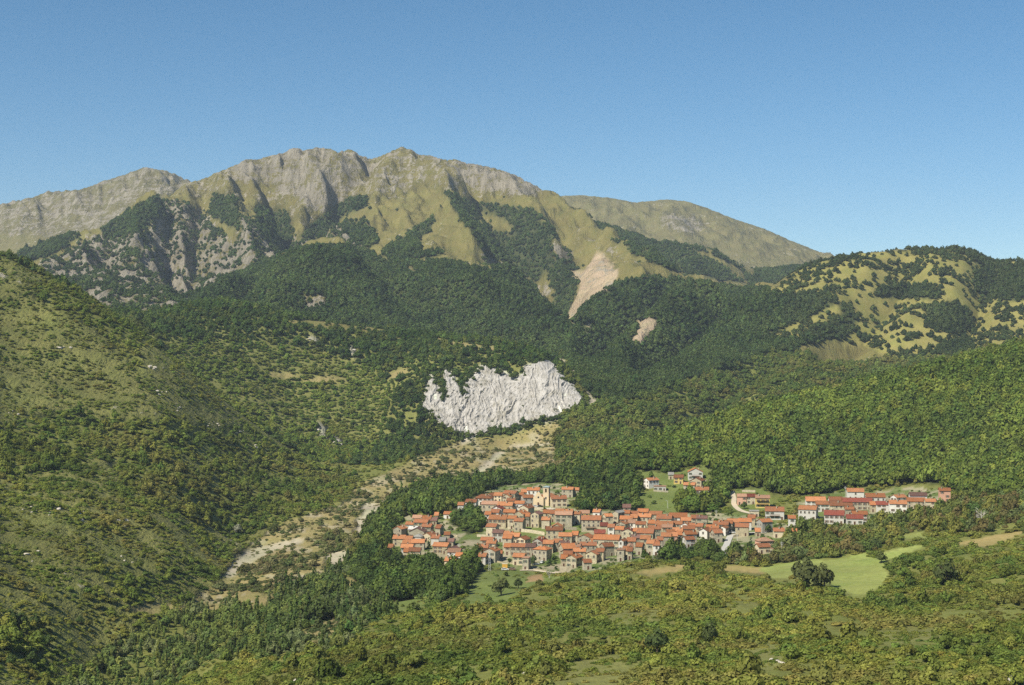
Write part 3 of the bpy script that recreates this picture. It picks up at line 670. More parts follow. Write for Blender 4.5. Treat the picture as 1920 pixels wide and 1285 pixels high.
for r, nm in enumerate(reg_names):
    q = QUADS[REG == r]
    if len(q) == 0:
        continue
    used, invx = np.unique(q, return_inverse=True)
    me = mesh_from(nm, VERTS[used], invx.reshape(q.shape))
    a = me.attributes.new("cover", 'FLOAT_COLOR', 'POINT')
    a.data.foreach_set("color", np.concatenate([vc[used], np.ones((len(used), 1))], 1).astype(np.float32).ravel())
    a = me.attributes.new("rockiness", 'FLOAT', 'POINT')
    a.data.foreach_set("value", vr[used].astype(np.float32))
    o = link(nm, me, MAT_GROUND)
    tag(o, reg_label[r], None, None, 'structure')

# white gypsum cliff: fluted face standing in front of the slope
def build_cliff():
    us = np.arange(782, 1104, 1.0); vs = np.arange(668, 830, 1.0)
    P, V = np.meshgrid(us, vs)
    p = P.ravel(); v = V.ravel()
    # ground distance along each sight line
    d = np.empty(len(p))
    dd = np.arange(1740, 2120, 4.0)
    for j, px in enumerate(us):
        g = bil(Zg, np.full(len(dd), px), dd)
        pyl = np.minimum.accumulate(642.5 + (CAMZ - g) / dd * FPX)
        d.reshape(V.shape)[:, j] = np.interp(-vs, -pyl, dd)
    wx = p + fbm(p / 9.0, v / 9.0, 3, 321) * 6; wy = v + fbm(p / 9.0 + 9, v / 9.0, 3, 323) * 6
    ins = inside(wx, wy, CLIFF).astype(float).reshape(V.shape)
    soft = ins.copy()
    for _ in range(5):
        q = np.pad(soft, 1, mode='edge'); soft = (q[:-2, 1:-1] + q[2:, 1:-1] + q[1:-1, :-2] + q[1:-1, 2:] + q[1:-1, 1:-1]) / 5
    sk = P - (V - 750) * 0.42 * smooth(960, 800, P)
    fl = ridged(sk / 15.0 + fbm(P / 40.0, V / 40.0, 2, 311) * 1.6, V / 30.0, 3, 301) - 0.55
    fl2 = ridged((P + V * 0.5) / 9.0, V / 12.0, 3, 305) - 0.55
    bigr = fbm(sk / 55.0, V / 120.0, 2, 307)
    rise = (fl * 5.0 + fl2 * 3.0 + bigr * 9.0 + 4.0)
    D = d.reshape(V.shape) - soft * rise + (1 - soft) * 7.0 - 0.5
    Xc = (P - 960) / FPX * D; Zc = CAMZ - (V - 642.5) / FPX * D
    # pinnacles lean upward
    Zc = Zc + soft * np.clip(fl, 0, 1) * 3.0
    keep = soft > 0.06
    idx = np.arange(P.size).reshape(P.shape)
    k = keep[:-1, :-1] & keep[1:, 1:] & keep[:-1, 1:] & keep[1:, :-1]
    q = np.stack([idx[:-1, :-1], idx[1:, :-1], idx[1:, 1:], idx[:-1, 1:]], -1)[k]
    ver = np.stack([Xc.ravel(), D.ravel(), Zc.ravel()], -1)
    used, invx = np.unique(q, return_inverse=True)
    me = mesh_from("cliff", ver[used], invx.reshape(q.shape), False)
    o = link("cliff", me, MAT_GYPSUM)
    tag(o, 'fluted white gypsum cliff above the dry riverbed', None, None, 'structure')
build_cliff()

# ------------------------------------------------------------------ village
def empty(name, loc, rz=0.0):
    o = bpy.data.objects.new(name, None)
    COL.objects.link(o)
    o.location = loc; o.rotation_euler = (0, 0, rz)
    o.empty_display_size = 1.0
    return o
class MB:
    """collects quads and triangles for one mesh"""
    def __init__(self):
        self.v = []; self.f = []; self.m = []
    def face(self, pts, mi=0):
        b = len(self.v); self.v += [tuple(p) for p in pts]; self.f.append(tuple(range(b, b + len(pts)))); self.m.append(mi)
    def box(self, x0, x1, y0, y1, z0, z1, mi=0):
        b = len(self.v)
        self.v += [(x0,y0,z0),(x1,y0,z0),(x1,y1,z0),(x0,y1,z0),(x0,y0,z1),(x1,y0,z1),(x1,y1,z1),(x0,y1,z1)]
        for q in ((0,3,2,1),(4,5,6,7),(0,1,5,4),(1,2,6,5),(2,3,7,6),(3,0,4,7)):
            self.f.append(tuple(b + i for i in q)); self.m.append(mi)
    def prism(self, poly, y0, y1, mi=0):
        """outline in x, z pushed along y"""
        n = len(poly); b = len(self.v)
        self.v += [(x, y0, z) for x, z in poly] + [(x, y1, z) for x, z in poly]
        self.f.append(tuple(b + i for i in range(n))); self.m.append(mi)
        self.f.append(tuple(b + n + i for i in reversed(range(n)))); self.m.append(mi)
        for i in range(n):
            j = (i + 1) % n
            self.f.append((b + i, b + n + i, b + n + j, b + j)); self.m.append(mi)
    def rod(self, p, q, r0, r1, k=5, mi=0):
        p = Vector(p); q = Vector(q); ax = (q - p).normalized()
        a = ax.orthogonal().normalized(); c = ax.cross(a)
        b = len(self.v)
        for pt, r in ((p, r0), (q, r1)):
            for i in range(k):
                t = 2 * math.pi * i / k
                self.v.append(tuple(pt + a * math.cos(t) * r + c * math.sin(t) * r))
        for i in range(k):
            j = (i + 1) % k
            self.f.append((b + i, b + j, b + k + j, b + k + i)); self.m.append(mi)
        self.f.append(tuple(b + k + i for i in range(k))); self.m.append(mi)
        self.f.append(tuple(b + i for i in reversed(range(k)))); self.m.append(mi)
    def mesh(self, name, mats, smooth_=False):
        me = bpy.data.meshes.new(name)
        me.from_pydata(self.v, [], self.f)
        for m in mats:
            me.materials.append(m)
        if len(mats) > 1:
            me.polygons.foreach_set("material_index", self.m)
        bm = bmesh.new(); bm.from_mesh(me); bmesh.ops.recalc_face_normals(bm, faces=bm.faces); bm.to_mesh(me); bm.free()
        if smooth_:
            me.polygons.foreach_set("use_smooth", [True] * len(me.polygons))
        me.update()
        return me
    def build(self, name, mats, parent=None, smooth_=False):
        if not isinstance(mats, (list, tuple)):
            mats = [mats]
        return link(name, self.mesh(name, mats, smooth_), None, parent)

def roof_mat(name, col, col2):
    m, nt, b = new_mat(name)
    tc = N(nt, "ShaderNodeTexCoord").outputs["Object"]
    oi = N(nt, "ShaderNodeObjectInfo")
    va = N(nt, "ShaderNodeVectorMath", operation='ADD'); nt.links.new(tc, va.inputs[0]); nt.links.new(oi.outputs["Location"], va.inputs[1])
    f = noise_n(nt, va.outputs[0], 2.2, 5, 0.7); g = noise_n(nt, va.outputs[0], 0.35, 5, 0.6)
    c = mixc(nt, ramp(nt, g, 0.40, 0.66), col, col2)
    moss = noise_n(nt, va.outputs[0], 0.9, 6, 0.7)
    c = mixc(nt, math_n(nt, 'MULTIPLY', ramp(nt, moss, 0.52, 0.72), 0.55), c, (0.20, 0.145, 0.085))
    c = mixc(nt, 1.0, c, mixc(nt, ramp(nt, f, 0.3, 0.7), (0.62, 0.60, 0.58), (1.28, 1.28, 1.28)), 'MULTIPLY')
    c = mixc(nt, 1.0, c, math_n(nt, 'ADD', 0.62, math_n(nt, 'MULTIPLY', oi.outputs["Random"], 0.52)), 'MULTIPLY')
    nt.links.new(c, b.inputs["Base Color"])
    wv = N(nt, "ShaderNodeTexWave"); wv.inputs["Scale"].default_value = 1.1; wv.inputs["Distortion"].default_value = 0.6
    nt.links.new(tc, wv.inputs["Vector"])
    bp = N(nt, "ShaderNodeBump"); bp.inputs["Strength"].default_value = 0.6; bp.inputs["Distance"].default_value = 0.08
    nt.links.new(math_n(nt, 'ADD', wv.outputs["Fac"], f), bp.inputs["Height"]); nt.links.new(bp.outputs[0], b.inputs["Normal"])
    return m
def wall_mat(name, col, col2, stone=False):
    m, nt, b = new_mat(name)
    tc = N(nt, "ShaderNodeTexCoord").outputs["Object"]
    oi = N(nt, "ShaderNodeObjectInfo")
    va = N(nt, "ShaderNodeVectorMath", operation='ADD'); nt.links.new(tc, va.inputs[0]); nt.links.new(oi.outputs["Location"], va.inputs[1])
    g = noise_n(nt, va.outputs[0], 0.45, 6, 0.65); f = noise_n(nt, va.outputs[0], 3.0, 4, 0.7)
    c = mixc(nt, ramp(nt, g, 0.38, 0.64), col, col2)
    if stone:
        vo = N(nt, "ShaderNodeTexVoronoi"); vo.inputs["Scale"].default_value = 2.0
        nt.links.new(va.outputs[0], vo.inputs["Vector"])
        bw = N(nt, "ShaderNodeRGBToBW"); nt.links.new(vo.outputs["Color"], bw.inputs[0])
        c = mixc(nt, 0.8, c, mixc(nt, bw.outputs[0], (0.62, 0.62, 0.60), (1.35, 1.33, 1.28)), 'MULTIPLY')
    c = mixc(nt, 0.7, c, mixc(nt, f, (0.72, 0.72, 0.72), (1.22, 1.22, 1.22)), 'MULTIPLY')
    c = mixc(nt, 1.0, c, math_n(nt, 'ADD', 0.80, math_n(nt, 'MULTIPLY', oi.outputs["Random"], 0.36)), 'MULTIPLY')
    nt.links.new(c, b.inputs["Base Color"])
    return m
ROOF = dict(o=[roof_mat("tile_orange", (0.42, 0.165, 0.066), (0.34, 0.145, 0.068)), roof_mat("tile_salmon", (0.46, 0.200, 0.092), (0.37, 0.170, 0.084)), roof_mat("tile_terracotta", (0.33, 0.130, 0.060), (0.25, 0.120, 0.070))],
            r=[roof_mat("tile_red", (0.235, 0.062, 0.042), (0.19, 0.060, 0.044))], b=[roof_mat("tile_brown", (0.20, 0.105, 0.085), (0.16, 0.10, 0.085))],
            p=[roof_mat("tile_pink", (0.40, 0.225, 0.145), (0.34, 0.215, 0.145))], g=[roof_mat("sheet_grey", (0.27, 0.27, 0.25), (0.34, 0.33, 0.30))], w=[roof_mat("sheet_white", (0.70, 0.69, 0.66), (0.62, 0.62, 0.60))])
WALL = dict(s=[wall_mat("stone_tan", (0.44, 0.385, 0.265), (0.36, 0.315, 0.22), True), wall_mat("stone_grey", (0.40, 0.365, 0.28), (0.33, 0.30, 0.23), True), wall_mat("stone_pale", (0.50, 0.445, 0.325), (0.42, 0.37, 0.275), True)],
            w=[wall_mat("plaster_white", (0.66, 0.64, 0.59), (0.58, 0.56, 0.51))], c=[wall_mat("plaster_cream", (0.66, 0.56, 0.38), (0.58, 0.50, 0.36))], y=[wall_mat("plaster_yellow", (0.72, 0.55, 0.18), (0.66, 0.50, 0.18))],
            n=[wall_mat("plaster_green", (0.42, 0.47, 0.33), (0.38, 0.42, 0.30))], k=[wall_mat("plaster_pink", (0.56, 0.32, 0.22), (0.50, 0.30, 0.22))], a=[wall_mat("render_grey", (0.42, 0.41, 0.36), (0.36, 0.355, 0.31))], R=[wall_mat("plaster_red", (0.33, 0.07, 0.05), (0.28, 0.065, 0.05))],
            h=[wall_mat("church_plaster", (0.60, 0.475, 0.305), (0.54, 0.44, 0.30))])
MAT_GLASS = plain("window_glass", (0.035, 0.038, 0.042), 0.25, 0.2, spec=0.4)
MAT_TRIM = plain("window_trim", (0.52, 0.46, 0.36), 0.9, 0.15)
MAT_SHUT_B = plain("shutter_brown", (0.13, 0.065, 0.035), 0.7, 0.2)
MAT_SHUT_G = plain("shutter_green", (0.05, 0.10, 0.06), 0.7, 0.2)
MAT_DOOR = plain("door_wood", (0.10, 0.055, 0.035), 0.7, 0.2)
MAT_EAVE = plain("eave_wood", (0.10, 0.065, 0.045), 0.9, 0.2)

def window_mesh(kind):
    mb = MB()
    w, h = 0.52, 0.72
    mb.box(-w, w, -0.03, 0.0, 0.0, 2 * h, 0)
    mb.box(-w - .13, -w, -0.10, 0.0, -.12, 2 * h + .13, 1)
    mb.box(w, w + .13, -0.10, 0.0, -.12, 2 * h + .13, 1)
    mb.box(-w, w, -0.10, 0.0, 2 * h, 2 * h + .13, 1)
    mb.box(-w, w, -0.14, 0.0, -.12, 0.0, 1)
    mb.box(-.03, .03, -0.06, -0.031, 0.0, 2 * h, 1)
    if kind:
        mb.box(-w - .62, -w - .14, -0.13, 0.0, 0, 2 * h, 2)
        mb.box(w + .14, w + .62, -0.13, 0.0, 0, 2 * h, 2)
    return mb.mesh("window", [MAT_GLASS, MAT_TRIM, MAT_SHUT_G if kind == 2 else MAT_SHUT_B])
WINM = [window_mesh(0), window_mesh(1), window_mesh(2)]
_mb = MB(); _mb.box(-.55, .55, -.04, 0, 0, 2.15, 0); _mb.box(-.72, -.55, -.1, 0, 0, 2.3, 1); _mb.box(.55, .72, -.1, 0, 0, 2.3, 1); _mb.box(-.55, .55, -.1, 0, 2.15, 2.3, 1)
DOORM = _mb.mesh("door", [MAT_DOOR, MAT_TRIM])
_mb = MB(); _mb.box(-.32, .32, -.32, .32, -1.2, .9, 0); _mb.box(-.42, .42, -.42, .42, .9, 1.02, 1); _mb.box(-.36, .36, -.36, .36, 1.14, 1.22, 1)
for _x in (-.28, .28):
    for _y in (-.28, .28):
        _mb.box(_x - .06, _x + .06, _y - .06, _y + .06, 1.02, 1.14, 0)
CHIM = _mb.mesh("chimney", [WALL['s'][1], ROOF['o'][2]])

FOOT = []        # footprints (x, y, radius) that plants keep clear of
HOUSES = []
CNT = {}
CROPS = dict(A=(720,940,9.18),B=(850,900,9.18),C=(960,900,9.18),D=(870,980,9.18),E=(1040,950,9.18),F=(1160,930,9.18),G=(1300,930,9.18),H=(1180,860,6.857),I=(1470,890,6.0))
HR = random.Random(11)
WORD = dict(s='stone', w='white', c='cream', y='yellow', n='pale green', k='pink', a='grey', R='dark red')
RWORD = dict(o='orange tiled', r='red', b='dark brown', p='faded pink', g='grey sheet', w='white sheet')
def district(px, py, crop):
    if crop == 'A': return 'in the cluster among dark trees'
    if crop == 'H': return 'on the slope above the village'
    if crop == 'I': return 'in the hamlet under the forest'
    if crop == 'G': return 'near the concrete ramp road'
    if crop == 'F': return 'in rows under the garden slope'
    if py < 945 and px < 1090: return 'close to the church'
    if py < 985 and px < 1070: return 'on terraces below the church'
    if py > 1008: return 'along the lower village edge'
    return 'in the village middle rows'

def put_windows(root, w, dep, h, side, gable, rng, few=False):
    n_st = max(1, int((h + .4) // 2.7))
    for wall in ('front', side):
        L = w if wall == 'front' else dep
        n = max(1, int(L // 2.9))
        if wall != 'front': n = max(1, min(2, n))
        kind = rng.choice((0, 0, 1, 2))
        has_door = wall == 'front'
        dk = rng.randrange(n)
        for s in range(n_st):
            for k in range(n):
                t = (k + .5) / n * L - L / 2 + rng.uniform(-.25, .25)
                zz = 1.05 + s * (h - .3) / n_st
                if s == 0 and has_door and k == dk:
                    me, nm, zz = DOORM, 'door', 0.0
                elif rng.random() < (0.45 if few else 0.16):
                    continue
                else:
                    me, nm = WINM[kind], 'window'
                o = link(nm, me, None, root)
                if wall == 'front':
                    o.location = (t, -dep / 2 - .004, zz)
                elif wall == 'right':
                    o.location = (w / 2 + .004, t, zz); o.rotation_euler = (0, 0, math.pi / 2)
                else:
                    o.location = (-w / 2 - .004, t, zz); o.rotation_euler = (0, 0, -math.pi / 2)

def balcony(root, x0, x1, y, z):
    mb = MB()
    mb.box(x0, x1, y - 1.2, y - .005, z - .16, z)
    n = int((x1 - x0) / .45)
    for i in range(n + 1):
        x = x0 + (x1 - x0) * i / n
        mb.box(max(x0, x - .04), min(x1, x + .04), y - 1.2, y - 1.12, z, z + .9)
    mb.box(x0, x1, y - 1.22, y - 1.10, z + .9, z + 1.0)
    mb.build('balcony', MAT_SHUT_B, root)

def house(crop, x0, x1, ye, h, typ='e', roof='o', wall='s', rot=None, dep=None, label=None, extra=None, pitch=None, few=False, name='house'):
    rng = HR
    ox, oy, s = CROPS[crop]
    pxa, pxb, py = ox + x0 / s, ox + x1 / s, oy + ye / s
    pxm = (pxa + pxb) / 2
    if rot is None:
        rot = rng.uniform(6, 20) if typ == 'e' else 26
    a = math.radians(rot)
    d = hit(pxm, py, h, 820, 1500)
    wid = (pxb - pxa) / FPX * d
    w = max(2.6, wid / max(.5, math.cos(a)))
    if typ == 'g':
        dep = dep or rng.uniform(7.5, 10)
    else:
        dep = dep or min(max(7.0, w * rng.uniform(.68, .9)), 9.5)
    xf = (pxm - 960) / FPX * d
    cx = xf + math.sin(a) * dep / 2; cy = d + math.cos(a) * dep / 2
    zs = []
    for lx in (-w / 2, w / 2):
        for ly in (-dep / 2, dep / 2):
            zs.append(float(ground_xy(cx + lx * math.cos(a) + ly * math.sin(a), cy - lx * math.sin(a) + ly * math.cos(a))))
    z0 = float(ground_xy(xf, d))
    drop = max(0.5, z0 - min(zs)) + 1.2
    root = empty(name, (cx, cy, z0), -a)
    FOOT.append((cx, cy, 0.5 * max(w, dep) + 0.8))
    FOOT.append((xf - math.copysign(.5, xf), d - 4.5, 0.40 * w)); FOOT.append((xf, d - 9, 0.32 * w))
    pt = pitch or rng.uniform(.42, .55)
    hw, hd = w / 2, dep / 2
    o = .45; th = .20
    ri = rng.randrange(len(ROOF[roof])); rm = ROOF[roof][ri]; wi = rng.randrange(len(WALL[wall])); wm = WALL[wall][wi]; chim = False
    wb = MB(); rb = MB(); eb = MB()
    if typ == 'h':
        wb.box(-hw, hw, -hd, hd, -drop, h)
        m_ = min(hw, hd) + o; rz = h + m_ * pt
        X, Yv = hw + o, hd + o
        if hw >= hd:
            r1, r2 = (-(X - m_), 0, rz), ((X - m_), 0, rz)
        else:
            r1, r2 = (0, -(Yv - m_), rz), (0, (Yv - m_), rz)
        c = [(-X, -Yv, h), (X, -Yv, h), (X, Yv, h), (-X, Yv, h)]
        e = [(x, y, h - th) for x, y, z in c]
        if hw >= hd:
            rb.face([c[0], c[1], r2, r1]); rb.face([c[1], c[2], r2]); rb.face([c[2], c[3], r1, r2]); rb.face([c[3], c[0], r1])
        else:
            rb.face([c[0], c[1], r1]); rb.face([c[1], c[2], r2, r1]); rb.face([c[2], c[3], r2]); rb.face([c[3], c[0], r1, r2])
        for i in range(4):
            j = (i + 1) % 4; rb.face([c[i], e[i], e[j], c[j]])
        rb.face(e, 1)
        apex = rz
    elif typ == 'f':
        wb.box(-hw, hw, -hd, hd, -drop, h)
        rb.box(-hw - .3, hw + .3, -hd - .3, hd + .3, h + .003, h + .25)
        apex = h + .25
    else:
        if typ == 'g':
            half, run = hw, hd
            wb.prism([(-hw, -drop), (hw, -drop), (hw, h), (0, h + hw * pt), (-hw, h)], -hd, hd)
        else:
            half, run = hd, hw
            # profile across depth
            b0 = len(wb.v)
            prof = [(-hd, -drop), (hd, -drop), (hd, h), (0, h + hd * pt), (-hd, h)]
            tmp = MB(); tmp.prism(prof, -hw, hw)
            wb.v = [(y, x, z) for x, y, z in tmp.v]; wb.f = tmp.f; wb.m = tmp.m
        hs = half + o; L = run + .35
        zr_, ze = h + half * pt + .03, h - o * pt + .03
        pr = [(0, zr_ + th), (hs, ze + th), (hs, ze), (0, zr_), (-hs, ze), (-hs, ze + th)]
        tmp = MB()
        tmp.prism([pr[0], pr[1], pr[2], pr[3]], -L, L); tmp.prism([pr[0], pr[3], pr[4], pr[5]], -L, L)
        tmp.box(-.16, .16, -L - .01, L + .01, zr_ + th - .06, zr_ + th + .07)
        rb.v = tmp.v if typ == 'g' else [(y, x, z) for x, y, z in tmp.v]
        rb.f = tmp.f; rb.m = tmp.m
        apex = zr_ + th
    wb.build('wall', wm, root)
    ro = rb.build('roof', [rm, MAT_EAVE], root)
    if typ != 'f' and w > 4.5 and rng.random() < .6:
        ch = link('chimney', CHIM, None, ro); chim = True
        if typ == 'g': ch.location = (hw * .45, rng.uniform(-.5, .5) * hd, h + hw * pt * .55 + .7)
        else: ch.location = (rng.uniform(-.6, .6) * hw, hd * rng.choice((-.35, .3)), h + hd * pt * .65 + .7)
    if h > 2.6:
        put_windows(root, w, dep, h, 'right' if rot >= 0 else 'side', typ == 'g', rng, few)
    if extra == 'balcony':
        balcony(root, -hw * .55, hw * .55, -hd, 2.9)
    if extra == 'balconies':
        balcony(root, -hw * .85, hw * .85, -hd, 2.7); balcony(root, -hw * .85, hw * .85, -hd, 5.2)
    if not label:
        size = 'long' if w > 12.5 else 'low' if h < 4.2 else 'tall' if h >= 7 else 'small' if w < 6.2 else ''
        shape = {'g': 'gable-fronted', 'h': 'hip-roofed', 'f': 'flat-roofed'}.get(typ, '')
        if rot < -5: shape = 'turned'
        ww = ('tan stone', 'grey stone', 'pale stone')[wi] if wall == 's' else WORD[wall]
        rr = ('bright orange', 'salmon', 'terracotta')[ri] if roof == 'o' else RWORD[roof]
        label = ' '.join(x for x in (size, shape, ww, 'house,', rr, 'chimneyed roof' if chim else 'roof', district(pxm, py, crop)) if x)
    tag(root, label, 'house', 'houses ' + district(pxm, py, crop))
    HOUSES.append((pxa, pxb, py, d, h / d * FPX))
    return root

